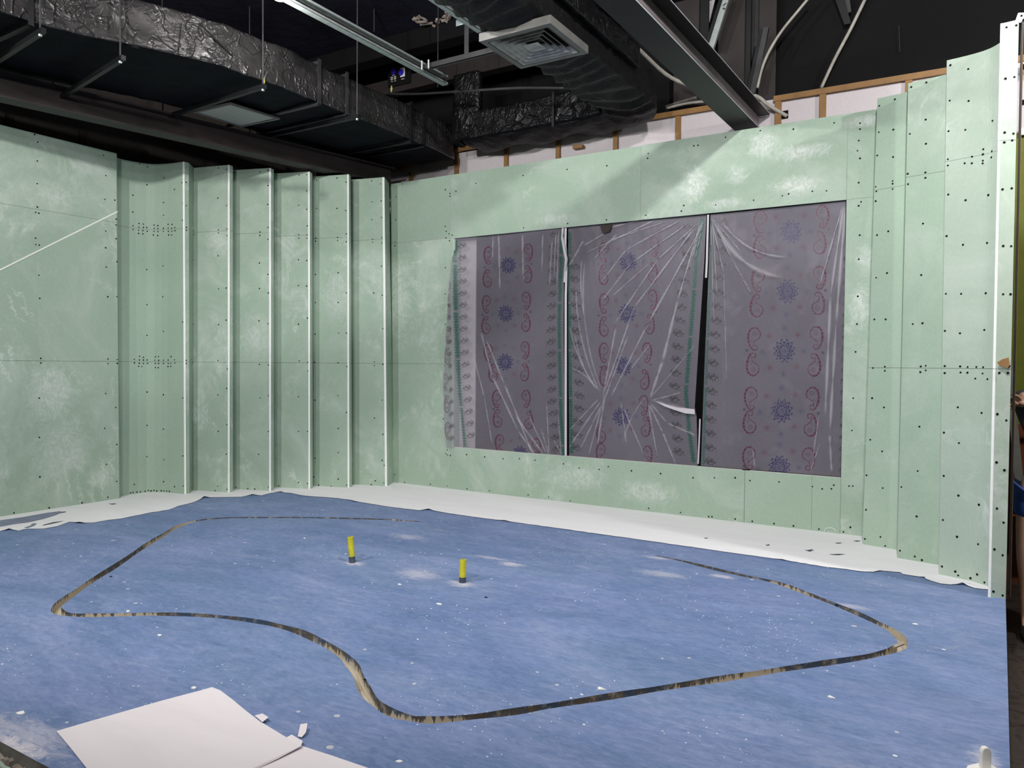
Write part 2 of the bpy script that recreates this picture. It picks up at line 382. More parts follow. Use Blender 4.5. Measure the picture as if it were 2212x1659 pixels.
E_ = dict(
    left_end=((250.8, 330.8), (260.3, 1077)), c0=((251.6, 340.3), (261.7, 1071.6)), c1=((267.5, 343.9), (282, 1067.3)), c2=((316.7, 353.6), (316.7, 1064.7)),
    c3=((349.9, 354.4), (348.5, 1064.8)), c4=((374.5, 352.5), (373.8, 1066.5)), tip1=((396.2, 348.9), (399.9, 1067.3)), end1=((407.8, 351.1), (409, 1066)),
    in1=((418.7, 362.7), (415, 1060)), tip2=((493.9, 356.9), (493.9, 1065.4)), end2=((502.6, 359.8), (502.6, 1064.4)), in2=((504, 367.7), (504.7, 1057.1)),
    tip3=((583.1, 363.1), (583.1, 1061.5)), end3=((591.1, 366.8), (591, 1060.5)), in3=((591.8, 375.4), (592.5, 1053.8)), tip4=((667.1, 371.5), (667.8, 1058.6)),
    end4=((673.9, 374.3), (675, 1056.7)), in4=((675.7, 383), (675.7, 1052.4)), tip5=((751.7, 377.9), (752.4, 1056.1)), end5=((757.5, 380.9), (760, 1053.5)),
    in5=((758.2, 389.9), (760.4, 1049.2)), tip6=((828.4, 383.4), (834.1, 1052.4)), end6=((833.7, 387), (840.4, 1049.9)), in6=((840.7, 397.9), (850.8, 1043.7)))
E_ = {k: solve_plan(*v) for k, v in E_.items()}
for k, v in dict(wr=((1894, 235.8), (1863, 1159.6)), A0=((1895.1, 213), (1863.4, 1176.8)), A1=((1960.2, 199.3), (1937.4, 1189.5)), B0=((1961.8, 180.4), (1938.2, 1206.5)),
                 B1=((2044.2, 160.9), (2027.1, 1221.8)), C0=((2045.3, 130.5), (2027.7, 1242)), C1=((2101.7, 116.9), (2082.7, 1253.4)), C15=((2138.6, 104.5), (2112, 1261)),
                 C2=((2161.4, 91.5), (2133.5, 1268.4)), P0=((2161, 51), (2133.9, 1289.5)), P1=((2166.3, 50), (2140, 1290.5)), P2=((2201, 42), (2172.6, 1292.5))).items():
    E_[k] = solve_right(*v)
XL, YB = -6.4719, 5.9487
SEAM = (1.22, 2.44)
def lerp(k, z):
    t, b = E_[k] if isinstance(k, str) else k
    return b+(t-b)*(z/t.z)
TH = 0.012
surfs = []          # (name, [ (top,bot) edges... ]) used to find where a screw sits
def board(edges, name, parent, mat, seams=SEAM, th=TH, gap=.0022, out=1, top_core=True):
    """vertical plasterboard through a list of edges (left to right as seen from the room), split at the seams"""
    pts = [E_[k] if isinstance(k, str) else k for k in edges]
    mb = MB()
    zs = [0.0]+[s for s in seams]+[None]
    n = len(pts)
    def nrm(i):
        a = pts[max(i-1, 0)][1]; b = pts[min(i+1, n-1)][1]
        d = (b-a); d.z = 0; d.normalize(); return Vector((-d.y, d.x, 0))*out   # away from the room
    for j in range(len(zs)-1):
        z0 = zs[j]+(gap/2 if j else 0); z1 = zs[j+1]
        rows = 7; vs = []
        for i, p in enumerate(pts):
            zt = p[0].z if z1 is None else z1-gap/2; k = nrm(i)*th
            for r in range(rows):
                q = lerp(p, z0+(zt-z0)*r/(rows-1)); vs += [q, q+k]
        fs = []; ms = []; C2 = 2*rows
        for i in range(n-1):
            for r in range(rows-1):
                q = C2*i+2*r; w = C2*(i+1)+2*r
                fs += [(q, w, w+2, q+2), (q+1, q+3, w+3, w+1)]; ms += [0, 0]
            q = C2*i; w = C2*(i+1); e = 2*(rows-1)
            fs += [(q+e, w+e, w+e+1, q+e+1), (q, q+1, w+1, w)]; ms += [1, 1]
        for base in (0, C2*(n-1)):
            for r in range(rows-1):
                q = base+2*r; fs.append((q, q+2, q+3, q+1)); ms.append(1)
        b0 = len(mb.v); mb.v += [tuple(v) for v in vs]; mb.f += [tuple(b0+i for i in f) for f in fs]; mb.m += ms
    # dark strip behind the joints
    for s in seams:
        for i in range(n-1):
            k0 = nrm(i)*th*.5; k1 = nrm(i+1)*th*.5
            a = [lerp(pts[i], s-.012)+k0, lerp(pts[i+1], s-.012)+k1, lerp(pts[i+1], s+.012)+k1, lerp(pts[i], s+.012)+k0]
            mb.add(a, [(0, 1, 2, 3)], 2)
    o = mb.build(name, [mat, M['board_core'], M['gap']], parent)
    surfs.append((o, pts))
    return o

# screw heads -----------------------------------------------------------------
def screw_mesh():
    mb = MB(); n = 10
    vs = [(0, 0, .0004)]+[(math.cos(2*math.pi*k/n)*.0028, math.sin(2*math.pi*k/n)*.0028, .0003) for k in range(n)]+[(math.cos(2*math.pi*k/n)*.0058, math.sin(2*math.pi*k/n)*.0058, .0009) for k in range(n)]+[(math.cos(2*math.pi*k/n)*.0062, math.sin(2*math.pi*k/n)*.0062, -.001) for k in range(n)]
    fs = [(0, 1+k, 1+(k+1) % n) for k in range(n)]
    for r in (0, 1): fs += [(1+r*n+k, 1+(r+1)*n+k, 1+(r+1)*n+(k+1) % n, 1+r*n+(k+1) % n) for k in range(n)]
    mb.add(vs, fs); me = bpy.data.meshes.new('screw'); me.from_pydata(mb.v, [], mb.f); me.materials.append(M['screw']); return me
SCREW = screw_mesh()
def put_screw(o, P, nv):
    s = bpy.data.objects.new('screw', SCREW); col.objects.link(s); s.parent = o
    q = Vector(nv).to_track_quat('Z', 'Y')
    base = o.location if o.parent is None else o.parent.location
    s.matrix_local = Matrix.Translation(Vector(P)-base+Vector(nv)*.0012) @ q.to_matrix().to_4x4()
    k = random.uniform(.85, 1.15); s.scale = (k, k, k)
def screws(pix, jitter=0):
    for x, y in pix:
        d = Vector(ray(x, y)); best = None
        for o, pts in surfs:
            for i in range(len(pts)-1):
                a = pts[i][1]; b = pts[i+1][1]; e = b-a; e.z = 0; at_ = pts[i][0]
                up = (pts[i][0]-a)
                nv = e.cross(up).normalized()
                dn = d.dot(nv)
                if abs(dn) < 1e-6: continue
                t = (a-Vector(CAM)).dot(nv)/dn
                if t < .3: continue
                P = Vector(CAM)+d*t
                u = (P-a-up*(P.z/up.z)).dot(e)/e.dot(e)
                if -.001 <= u <= 1.001 and 0 < P.z < pts[i][0].z+.01:
                    if best is None or t < best[0]:
                        A_ = pts[i][1]+up*(P.z/up.z); B_ = pts[i+1][1]+(pts[i+1][0]-pts[i+1][1])*(P.z/pts[i+1][0].z)
                        best = (t, o, A_+(B_-A_)*max(0, min(1, (P-A_).dot(B_-A_)/(B_-A_).dot(B_-A_))), nv if nv.dot(d) < 0 else -nv)
        if best: put_screw(best[1], best[2], best[3])

# ================================================================== SET WALLS
def V2(x, y, z=TOPZ): return (Vector((x, y, z)), Vector((x, y, 0)))
# left wall: two vertical faint joints and the long run
E_['Lfar'] = V2(XL, .9)
E_['Lend'] = E_['left_end']
le = E_['left_end']; E_['Lend'] = (Vector((XL+.004, le[0].y, TOPZ)), Vector((XL, le[1].y, 0)))
jm = flo(88, 1104).y
jm = at(84, 1000, 'x', XL).y
wl = board([V2(XL, .9), V2(XL, jm-.001)], 'wall_left', None, M['green_dusty']); structure(wl)
w2 = board([V2(XL, jm+.001), E_['Lend']], 'board', wl, M['green_dusty']); w2.location = (0, 0, 0)
mb = MB(); mb.prism([(XL-.005, le[1].y), (XL-.05, le[1].y), (XL-.05, le[1].y-.012), (XL-.005, le[1].y-.012)], 0, TOPZ)
mb.build('edge_strip', M['green'], wl)
board(['Lend', 'c0'], 'return_board', wl, M['green_clean'])
# pale masking-tape line running up across the left wall
mb = MB(); a = at(-8, 587, 'x', XL); b = at(253.5, 457, 'x', XL)
mb.bar(a+Vector((.002, 0, 0)), b+Vector((.002, 0, 0)), .003, .010, up=(0, -.3, 1)); mb.build('tape_line', M['bead'], wl)

# back wall boards around the window opening
WX0, WX1, WZ0, WZ1 = -4.33, -.829, .412, 2.432
in6 = E_['in6']; wr = E_['wr']
def bw(x0, x1, z0, z1, mat, name='board', par=None, lead=None):
    """one board of the back wall, thickness behind the face, slightly inset outline for the joint line"""
    mb = MB(); g = .0011
    y = YB
    xa = x0+g if not isinstance(x0, tuple) else None
    if xa is None:   # leaning first edge
        (xt, xb) = x0
        vs = [(xb, y, z0), (x1-g, y, z0), (x1-g, y+TH, z0), (xb, y+TH, z0), (xt, y, z1), (x1-g, y, z1), (x1-g, y+TH, z1), (xt, y+TH, z1)]
    elif isinstance(x1, tuple):
        (xt, xb) = x1
        vs = [(xa, y, z0), (xb, y, z0), (xb, y+TH, z0), (xa, y+TH, z0), (xa, y, z1), (xt, y, z1), (xt, y+TH, z1), (xa, y+TH, z1)]
    else:
        vs = [(xa, y, z0), (x1-g, y, z0), (x1-g, y+TH, z0), (xa, y+TH, z0), (xa, y, z1), (x1-g, y, z1), (x1-g, y+TH, z1), (xa, y+TH, z1)]
    mb.add(vs, [(0, 1, 5, 4)], 0); mb.add(vs, [(3, 7, 6, 2)], 0)
    mb.add(vs, [(4, 5, 6, 7), (0, 3, 2, 1), (0, 4, 7, 3), (1, 2, 6, 5)], 1)
    o = mb.build(name, [mat, M['board_core']], par)
    surfs.append((o, [(Vector((x0[0] if isinstance(x0, tuple) else x0, y, z1)), Vector((x0[1] if isinstance(x0, tuple) else x0, y, 0))),
                      (Vector((x1[0] if isinstance(x1, tuple) else x1, y, z1)), Vector((x1[1] if isinstance(x1, tuple) else x1, y, 0)))]))
    return o
XJ = -4.362
xl = lambda z: in6[1].x+(in6[0].x-in6[1].x)*z/TOPZ
xr = lambda z: wr[1].x+(wr[0].x-wr[1].x)*z/TOPZ+.05
wb = bw((xl(1.219), xl(0)), XJ, 0, 1.219, M['green'], 'wall_back'); structure(wb)
bw((xl(2.439), xl(1.221)), XJ, 1.221, 2.439, M['green_dusty'], par=wb)
bw((xl(TOPZ), xl(2.441)), XJ, 2.441, TOPZ, M['green_clean'], par=wb)
xm = at(1385, 330, 'y', YB).x
bw(XJ, xm, WZ1, TOPZ, M['green'], par=wb)
bw(xm, WX1, WZ1, TOPZ+.004, M['green_dusty'], par=wb)
bw(WX1, (xr(TOPZ), xr(WZ1+.001)), WZ1+.001, TOPZ+.004, M['green_dusty'], par=wb)
bw(WX1, (xr(WZ1-.001), xr(0)), 0, WZ1-.001, M['green_dusty'], par=wb)
bw(XJ, -1.523, 0, WZ0, M['green_dusty'], par=wb)
xk = at(1753, 1100, 'y', YB).x
bw(-1.521, xk, 0, WZ0, M['green_clean'], par=wb); bw(xk, WX1, 0, WZ0, M['green_clean'], par=wb)
bw(XJ, WX0, WZ0, WZ1, M['green'], par=wb)
# dark studs behind joints, reveal board at the left of the opening
mb = MB(); mb.box((WX0+.012, YB+.105, WZ0-.1), (-4.135, YB+.117, WZ1+.1)); mb.build('reveal_board', M['white_wall'], wb)
mb = MB(); mb.box((WX0, YB+TH, WZ0-.05), (WX0+.012, YB+.12, WZ1+.05)); mb.build('reveal_board', M['green'], wb)
mb = MB()
for x in (XJ-.03, xm-.03, WX1+.005, -1.55): mb.box((x, YB+TH+.001, 0 if x in (WX1+.005, -1.55, XJ-.03) else WZ1), (x+.06, YB+TH+.05, TOPZ-.05 if x != -1.55 else WZ0))
mb.build('stud', M['behind'], wb)
mb = MB()
mb.box((XJ, YB+TH+.002, WZ0-.012), (WX1, YB+.05, WZ0-.0005)); mb.build('sill_edge', M['board_core'], wb)

# ---- stepped fins in the corner ------------------------------------------------
def curve_edges(keys, n=6):
    P = [E_[k] for k in keys]; out = []
    for i in range(len(P)-1):
        p0 = P[max(i-1, 0)]; p1 = P[i]; p2 = P[i+1]; p3 = P[min(i+2, len(P)-1)]
        for s in range(n):
            t = s/n; e = []
            for q in (0, 1):
                a, b, c, d = p0[q], p1[q], p2[q], p3[q]
                e.append(.5*((2*b)+(c-a)*t+(2*a-5*b+4*c-d)*t*t+(-a+3*b-3*c+d)*t**3))
            out.append(tuple(e))
    out.append(P[-1]); return out
FINL = ['curved green plasterboard panel between the left wall and the stepped fins',
        'green plasterboard fin directly right of the curved panel', 'second green plasterboard fin right of the curved panel, diagonal white scratch near its top',
        'middle green plasterboard fin, third to the right of the curved panel', 'fourth green plasterboard fin to the right of the curved panel',
        'green plasterboard fin nearest the back wall, last of the stepped row']
def bead(parent, key, w=.0085, mat='bead', side=1):
    t, b = E_[key]
    mb = MB(); r = Vector((_R[0], _R[1], 0)).normalized()*w/2; f = Vector((-.5, -.86, 0)).normalized()*.003
    vs = [b-r+f, b+r+f, b+r-f*2, b-r-f*2, t-r+f, t+r+f, t+r-f*2, t-r-f*2]
    mb.hexa(vs); return mb.build('corner_bead', M[mat], parent)
for k in range(1, 7):
    base = E_['tip%d' % k][1]
    if k == 1:
        t = thing('curved_wall_panel', FINL[0], 'wall panel', (base.x, base.y, 0))
        keys = ['c0', 'c1', 'c2', 'c3', 'c4', 'tip1']
        board(curve_edges(keys, 2), 'face_board', t, M['green_clean'])
    else:
        t = thing('drywall_fin', FINL[k-1], 'wall panel', (base.x, base.y, 0), group='stepped plasterboard fins in the corner')
        board(['in%d' % (k-1), 'tip%d' % k], 'face_board', t, M['green' if k % 2 else 'green_dusty'])
    board(['tip%d' % k, 'end%d' % k], 'end_board', t, M['green_dusty'], seams=SEAM)
    board(['end%d' % k, 'in%d' % k], 'return_board', t, M['green'])
    bead(t, 'tip%d' % k)
    mb = MB()   # timber capping hidden inside the top of the fin
    if k > 1:
        a, b, c, d = (E_[q][0] for q in ('in%d' % (k-1), 'tip%d' % k, 'end%d' % k, 'in%d' % k))
        mb.add([a-Vector((0, 0, .03)), b-Vector((0, 0, .03)), c-Vector((0, 0, .03)), d-Vector((0, 0, .03))], [(0, 1, 2, 3)]); mb.build('top_cap', M['behind'], t)

# ---- stepped panels at the right --------------------------------------------------
def rboard(t, keys, mat, curve=False, seams=SEAM, name='face_board'):
    return board(curve_edges(keys, 4) if curve else keys, name, t, mat, seams=seams)
for k_, ref in (('A1x', ('A0', 'A1')), ('B1x', ('B0', 'B1'))):
    e = []
    for q in (0, 1):
        d = (E_[ref[1]][q]-E_[ref[0]][q]); d.z = 0; e.append(E_[ref[1]][q]+d.normalized()*.035)
    E_[k_] = tuple(e)
E_['A0b'] = (E_['A0'][0]+Vector((-.02, .24, 0)), E_['A0'][1]+Vector((-.02, .24, 0)))
E_['B0b'] = (E_['B0'][0]+Vector((-.02, .2, 0)), E_['B0'][1]+Vector((-.02, .2, 0)))
E_['C0b'] = (E_['C0'][0]+Vector((-.01, .25, 0)), E_['C0'][1]+Vector((-.01, .25, 0)))
for nm, lab, ks, bk, mt in (('drywall_step_panel', 'narrow green plasterboard panel stepping forward beside the covered window', ['A0', 'A1x'], 'A0b', 'green_clean'),
                            ('drywall_step_panel', 'wider green plasterboard panel between the narrow step and the curved right panel', ['B0', 'B1x'], 'B0b', 'green')):
    p = E_[ks[0]][1]; t = thing(nm, lab, 'wall panel', (p.x, p.y, 0), group='stepped plasterboard panels on the right')
    rboard(t, ks, M[mt]); board([bk, ks[0]], 'return_board', t, M['green_clean'])
p = E_['C0'][1]; t = thing('curved_wall_panel', 'tall green plasterboard panel curving forward to the white edged post on the right', 'wall panel', (p.x, p.y, 0))
rboard(t, ['C0', 'C1', 'C15', 'C2'], M['green_overlit'], True)
board(['C0b', 'C0'], 'return_board', t, M['green_clean'])
Cin = (Vector((E_['P0'][0].x+.012, E_['P0'][0].y+.01, E_['C2'][0].z)), Vector((E_['P0'][1].x+.012, E_['P0'][1].y+.01, 0)))
board(['C2', Cin], 'side_board', t, M['green_overlit'])
p = E_['P0'][1]; t = thing('wall_end_post', 'green plasterboard post with a raw white edge at the right end of the set', 'post', (p.x, p.y, 0))
board(['P0', 'P1'], 'raw_edge', t, M['bead'])
board(['P1', 'P2'], 'face_board', t, M['green_overlit'])
pb = E_['P2']; sh = Vector((.006, .22, 0))
board(['P2', (pb[0]+sh, pb[1]+sh)], 'side_board', t, M['board_core'])
mb = MB(); o_ = Vector((.014, .03, 0))
mb.hexa([pb[1]+o_, pb[1]+o_+Vector((.006, 0, 0)), pb[1]+o_+Vector((.006, .10, 0)), pb[1]+o_+Vector((0, .10, 0)),
         pb[0]+o_, pb[0]+o_+Vector((.006, 0, 0)), pb[0]+o_+Vector((.006, .10, 0)), pb[0]+o_+Vector((0, .10, 0))])
mb.build('metal_stud', M['steel_dark'], t)
mb = MB(); o_ = Vector((.021, .05, 0))
mb.hexa([pb[1]+o_, pb[1]+o_+Vector((.003, 0, 0)), pb[1]+o_+Vector((.003, .05, 0)), pb[1]+o_+Vector((0, .05, 0)),
         pb[0]+o_, pb[0]+o_+Vector((.003, 0, 0)), pb[0]+o_+Vector((.003, .05, 0)), pb[0]+o_+Vector((0, .05, 0))])
mb.build('stud_lip', M['wood'], t)
mb = MB()   # chipped brown spot where the facing is torn at the joint
c = [at(x, y, 'y', pb[1].y-.0015) for x, y in ((2153.5, 783), (2165, 776), (2179, 772), (2181, 790), (2176, 795), (2168, 791), (2160, 792))]
mb.add(c, [tuple(range(7))]); mb.build('torn_facing', M['wood'], t)
# galvanised strap at the head of the post
t = thing('metal_bracket', 'pale galvanised bracket screwed to the top of the right end post', 'bracket', pb[0]+Vector((0, .03, 0)))
mb = MB(); yq = pb[0].y+.035
q = [at(x, y, 'y', yq) for x, y in ((2193, 46), (2199.5, 28), (2230, 26), (2230, 38), (2210, 40), (2205, 49))]
mb.add([tuple(v) for v in q]+[(v.x, v.y+.002, v.z) for v in q], [tuple(range(6)), tuple(range(6, 12))[::-1]]+[(i, (i+1) % 6, 6+(i+1) % 6, 6+i) for i in range(6)])
mb.build('plate', M['galv'], t)
s = bpy.data.objects.new('bolt', SCREW); col.objects.link(s); s.parent = t; s.location = Vector(at(2206.5, 34, 'y', yq-.001))-t.location; s.rotation_euler = (math.pi/2, 0, 0)

# ------------------------------------------------------------------ screws, read off the photograph
def zs(x, ys): return [(x, y) for y in ys]
c1 = lambda pts: [(x/3.6867, 250+y/3.6867) for x, y in pts]
screws(c1([(297, 360), (296, 541), (297, 727), (283, 770), (309, 776), (283, 975), (285, 1026), (312, 1030), (309, 1270), (316, 1454), (841, 477), (834, 667), (911, 673),
           (923, 824), (923, 871), (841, 918), (922, 980), (840, 1052), (930, 1163), (845, 1206), (857, 1442), (930, 1440), (275, 150), (300, 210), (822, 315)]))
c2 = lambda pts: [(240+x/6.9125, 320+y/6.9125) for x, y in pts]
screws(c2([(315, 245), (420, 235), (545, 280), (315, 467), (535, 547), (790, 442), (948, 617), (313, 707), (530, 775), (785, 812), (312, 956), (530, 983), (785, 1000), (1062, 517),
           (1075, 825), (1070, 1078), (315, 1162), (316, 1218), (413, 1127), (474, 1137), (413, 1182), (476, 1188), (535, 1186), (407, 1228), (469, 1234), (540, 1242), (408, 1275), (469, 1282),
           (643, 1148), (699, 1158), (643, 1199), (699, 1200), (782, 1198), (640, 1244), (701, 1246), (780, 1241), (632, 1297), (697, 1306), (852, 1138), (911, 1139), (853, 1194), (905, 1196), (953, 1186),
           (856, 1242), (910, 1242), (956, 1233), (859, 1297), (905, 1297),
           (1118, 512), (1120, 857), (1122, 1183), (1122, 1228), (1205, 735), (1202, 1230), (1202, 1284), (1735, 322), (1608, 300), (1598, 748), (1728, 858), (1605, 1222), (1605, 1268), (1733, 1207), (1735, 1307),
           (1835, 368), (1828, 795), (1828, 1257), (1828, 1312), (50, 778), (72, 1060), (72, 1148), (70, 1352)]))
c3 = lambda pts: [(560+x/6.9125, 340+y/6.9125) for x, y in pts]
screws(c3([(130, 193), (131, 422), (128, 703), (133, 1046), (130, 1223), (10, 218), (10, 1115), (8, 1165), (597, 264), (709, 260), (711, 500), (592, 714), (711, 775), (719, 1022), (592, 1152), (713, 1156), (592, 1207), (711, 1207),
           (857, 343), (1163, 309), (1298, 371), (1294, 794), (1303, 1143), (1303, 1262), (857, 762), (1163, 762), (843, 1207), (843, 1251), (1170, 1196), (1170, 1240),
           (1684, 352), (1818, 399), (1825, 652), (1686, 664), (1830, 898), (1686, 930), (1832, 1200), (1693, 1223), (1832, 1278), (1693, 1267), (2137, 397), (2046, 590), (2040, 933), (2030, 1265), (2026, 1320)]))
c4 = lambda pts: [(300+x/2.0733, 300+y/2.0733) for x, y in pts]
screws(c4([(35, 585), (108, 568), (36, 743), (107, 707), (36, 880), (110, 862), (37, 1134), (110, 1146), (37, 1283), (110, 1300), (36, 1423), (112, 1437), (197, 820), (197, 1160), (197, 1420),
           (236, 542), (236, 690), (236, 830), (236, 1000), (236, 1270), (356, 524), (358, 672), (358, 832), (392, 668), (392, 812), (394, 1117), (394, 1280), (355, 992), (355, 1146), (356, 1310), (392, 1412), (398, 1030),
           (422, 655), (422, 815), (424, 1010), (540, 556), (578, 607), (540, 670), (580, 690), (538, 815), (578, 828), (540, 1010), (580, 1013), (543, 1160), (580, 1150), (580, 1310), (537, 1413),
           (715, 541), (752, 545), (714, 657), (752, 659), (715, 830), (755, 803), (718, 995), (757, 1040), (715, 1155), (755, 1310), (715, 1310), (757, 1000),
           (791, 607), (893, 600), (930, 690), (791, 733), (893, 733), (895, 870), (930, 870), (789, 875), (787, 1000), (893, 1003), (932, 1020), (892, 1150), (893, 1297), (893, 1405), (930, 1225), (789, 1170), (789, 1430),
           (1088, 570), (1052, 690), (1090, 700), (1093, 850), (1055, 999), (1055, 1015), (1093, 1010), (1055, 1250), (1090, 1170), (1093, 1323), (1090, 1440)]))
screws([(88, 774), (88, 784), (233, 775.5), (233, 785.5), (253, 776.6), (253, 785)]+[(85, 860), (85, 945), (86, 1030), (30, 1108), (106, 1097), (177, 1086), (228, 850), (226, 925), (230, 1003), (250, 880), (252, 960), (252, 1040), (233, 1074)])
c5 = lambda pts: [(x/5.267, 740+y/5.267) for x, y in pts]
screws(c5([(1523, 191), (1525, 231), (1587, 156), (1628, 169), (1585, 197), (1628, 199), (1674, 197), (1583, 236), (1628, 238), (1679, 236), (1577, 270), (1612, 273), (1768, 162), (1804, 158), (1761, 201), (1806, 203),
           (1861, 201), (1768, 238), (1805, 238), (1861, 237), (1769, 284), (1801, 286), (1914, 199), (1948, 160), (1988, 197), (1915, 237), (1946, 237), (1991, 233), (1912, 273), (1944, 271), (2117, 202), (2117, 238), (2171, 190), (2175, 247)]))
c6 = lambda pts: [(240+x/6.9125, 1000+y/6.9125) for x, y in pts]
screws(c6([(345, 321), (530, 315), (290, 446), (327, 440), (384, 436), (436, 431), (508, 424), (557, 408), (597, 418), (642, 411), (684, 418), (748, 416), (788, 417), (830, 419), (872, 424), (948, 355), (1077, 343), (1188, 367), (1552, 415), (1592, 348), (1732, 393), (1865, 366), (2042, 382), (2145, 390), (785, 280)]))
c7 = lambda pts: [(560+x/6.9125, 1000+y/6.9125) for x, y in pts]
screws(c7([(135, 358), (289, 343), (588, 291), (718, 308), (816, 210), (888, 332), (1075, 350), (1180, 241), (1306, 331), (1401, 318), (1672, 325), (1733, 267), (1860, 300), (1867, 35), (2172, 288), (2022, 172)]))
# back wall
c8 = lambda pts: [(1400+x/2.7242, y/2.7242) for x, y in pts]
screws(c8([(456, 808), (660, 769), (855, 760), (1095, 723), (269, 858), (294, 855), (1, 903), (1247, 725), (1247, 760), (1240, 827), (1232, 887), (1247, 932), (1239, 1075), (210, 1209), (398, 1206), (621, 1178), (790, 1152), (827, 1141), (966, 1126), (1050, 1123), (1253, 1188), (1239, 1211),
           (1458, 587), (1362, 623), (1359, 778), (1448, 765), (1349, 915), (1446, 926), (1340, 1099), (1443, 1067), (1443, 1083), (1344, 1126), (1443, 1114), (1340, 1184),
           (1549, 513), (1640, 487), (1541, 788), (1636, 705), (1637, 848), (1528, 1023), (1633, 1016), (1633, 1048), (1530, 1084),
           (1779, 384), (1884, 406), (1775, 592), (1886, 594), (1768, 772), (1867, 764), (2027, 711), (1764, 937), (1764, 974), (1863, 926), (1906, 922), (1971, 878), (1969, 908), (1863, 961), (1905, 961), (1969, 945), (1968, 961), (2023, 890), (2020, 926), (1766, 1145), (1868, 1178), (2002, 1149),
           (2109, 161), (2167, 149), (2103, 463), (2156, 453), (2098, 780), (2150, 786), (2143, 826), (2096, 838), (2086, 1115), (2140, 1108)]))
screws([(962, 489), (964, 500), (970, 505), (963, 514), (971, 520), (977, 508), (962, 578), (962, 635), (962, 700), (961, 790), (960, 855), (958, 905), (966, 972), (967, 983), (963, 980), (973, 984), (1008, 982), (1047, 987), (1087, 991), (1122, 991), (1156, 994), (1217, 1002), (1251, 1011), (1294, 1014), (1314, 1008),
        (1364, 1017), (1427, 1023), (1497, 1032), (1543, 1032), (1588, 1032), (1620, 1038), (1683, 1041), (1755, 1051), (1776, 1056), (1796, 1056), (1801, 1048), (1834, 1050), (930, 1046), (966, 1050), (1009, 1056), (1057, 1060), (1141, 1069), (1185, 1074), (1232, 1082),
        (1401, 1098), (1470, 1107), (1531, 1116), (1538, 1116), (1588, 1121), (1625, 1126), (1672, 1131), (1714, 1136), (1769, 1143), (1822, 1149), (1837, 1139), (1131, 492), (1226, 483), (1310, 475), (1395, 465), (1472, 456), (962, 410), (972, 418), (972, 424), (985, 413), (1028, 396), (1130, 379), (1225, 366), (1311, 358), (1399, 342),
        (1857, 508), (1855, 560), (1853, 640), (1851, 700), (1848, 760), (1843, 860), (1840, 930), (1842, 1050)])
c9 = lambda pts: [(1980+x/2.765, y/2.765) for x, y in pts]
screws(c9([(60, 495), (56, 716), (58, 860), (55, 1031), (55, 1063), (40, 1336), (29, 1643), (189, 1162), (292, 1196), (428, 1165), (179, 1410), (277, 1462), (421, 1451), (513, 1131), (568, 1124), (517, 1469), (565, 1470)]))
c10 = lambda pts: [(1980+x/2.37, 600+y/2.37) for x, y in pts]
screws(c10([(150, 82), (228, 82), (354, 79), (443, 84), (481, 84), (31, 233), (145, 272), (222, 284), (347, 267), (22, 454), (20, 483), (144, 452), (223, 454), (261, 457), (306, 457), (341, 458), (144, 488), (225, 485), (260, 486), (304, 488), (338, 490), (300, 516), (363, 519), (423, 487), (467, 487), (474, 452),
            (211, 663), (333, 692), (15, 762), (140, 793), (217, 846), (328, 893), (413, 698), (459, 730), (409, 945), (449, 985), (6, 989), (139, 1014), (214, 1115), (319, 1162), (411, 1181), (445, 1253), (135, 1240), (207, 1326), (315, 1364), (398, 1390), (440, 1420), (130, 1478), (198, 1504), (213, 1524), (310, 1519), (348, 1560), (276, 1538), (393, 1606), (440, 1626), (27, 1445)]))
c11 = lambda pts: [(1780+x/5.12, 1020+y/5.12) for x, y in pts]
screws(c11([(470, 34), (651, 175), (856, 163), (465, 416), (452, 738), (625, 716), (677, 815), (840, 868), (1004, 932), (1025, 489), (1315, 527)]))
screws([(1895, 508), (1920, 500), (1893, 600), (1917, 590), (1889, 690), (1914, 690), (1886, 795), (1912, 792), (1912, 801), (1884, 860), (1910, 880), (1880, 950), (1906, 975), (1972, 700), (2000, 790), (2000, 800)])

# ================================================================== PLATFORM FLOOR WITH CUT GROOVE
def catmull(P, n=5):
    out = []
    for i in range(len(P)-1):
        a, b, c, d = P[max(i-1, 0)], P[i], P[i+1], P[min(i+2, len(P)-1)]
        for s in range(n):
            t = s/n; out.append(.5*((2*b)+(c-a)*t+(2*a-5*b+4*c-d)*t*t+(-a+3*b-3*c+d)*t**3))
    out.append(P[-1]); return out
GP = [(910, 1127), (880, 1125), (830, 1122), (760, 1120), (700, 1118.5), (640, 1118), (580, 1118), (520, 1118), (480, 1119), (450, 1121.5), (420, 1126), (395, 1133), (375, 1142), (350, 1157), (320, 1175), (290, 1195), (250, 1222), (210, 1247),
      (170, 1274), (140, 1295), (125, 1307), (122, 1316), (132, 1324), (155, 1328), (200, 1329), (260, 1328), (330, 1326.5), (400, 1327.5), (460, 1331), (520, 1337), (570, 1345), (610, 1354), (650, 1366), (711, 1396), (745, 1419), (763, 1440),
      (775, 1462), (785, 1484), (800, 1508), (823, 1526), (850, 1541), (879, 1550), (910, 1554), (948, 1554.5), (1030, 1547.5), (1111, 1537), (1160, 1529), (1250, 1515), (1350, 1499), (1413, 1489), (1521, 1472), (1620, 1457), (1702, 1444),
      (1790, 1431), (1869, 1419), (1920, 1407), (1944, 1397), (1950, 1388), (1944, 1376), (1926, 1361), (1890, 1343), (1850, 1324), (1800, 1304), (1740, 1281), (1680, 1259), (1600, 1242), (1540, 1228), (1480, 1213), (1418, 1200)]
gc = catmull([Vector(flo(x, y)[:2]) for x, y in GP], 4)
left_, right_ = [], []
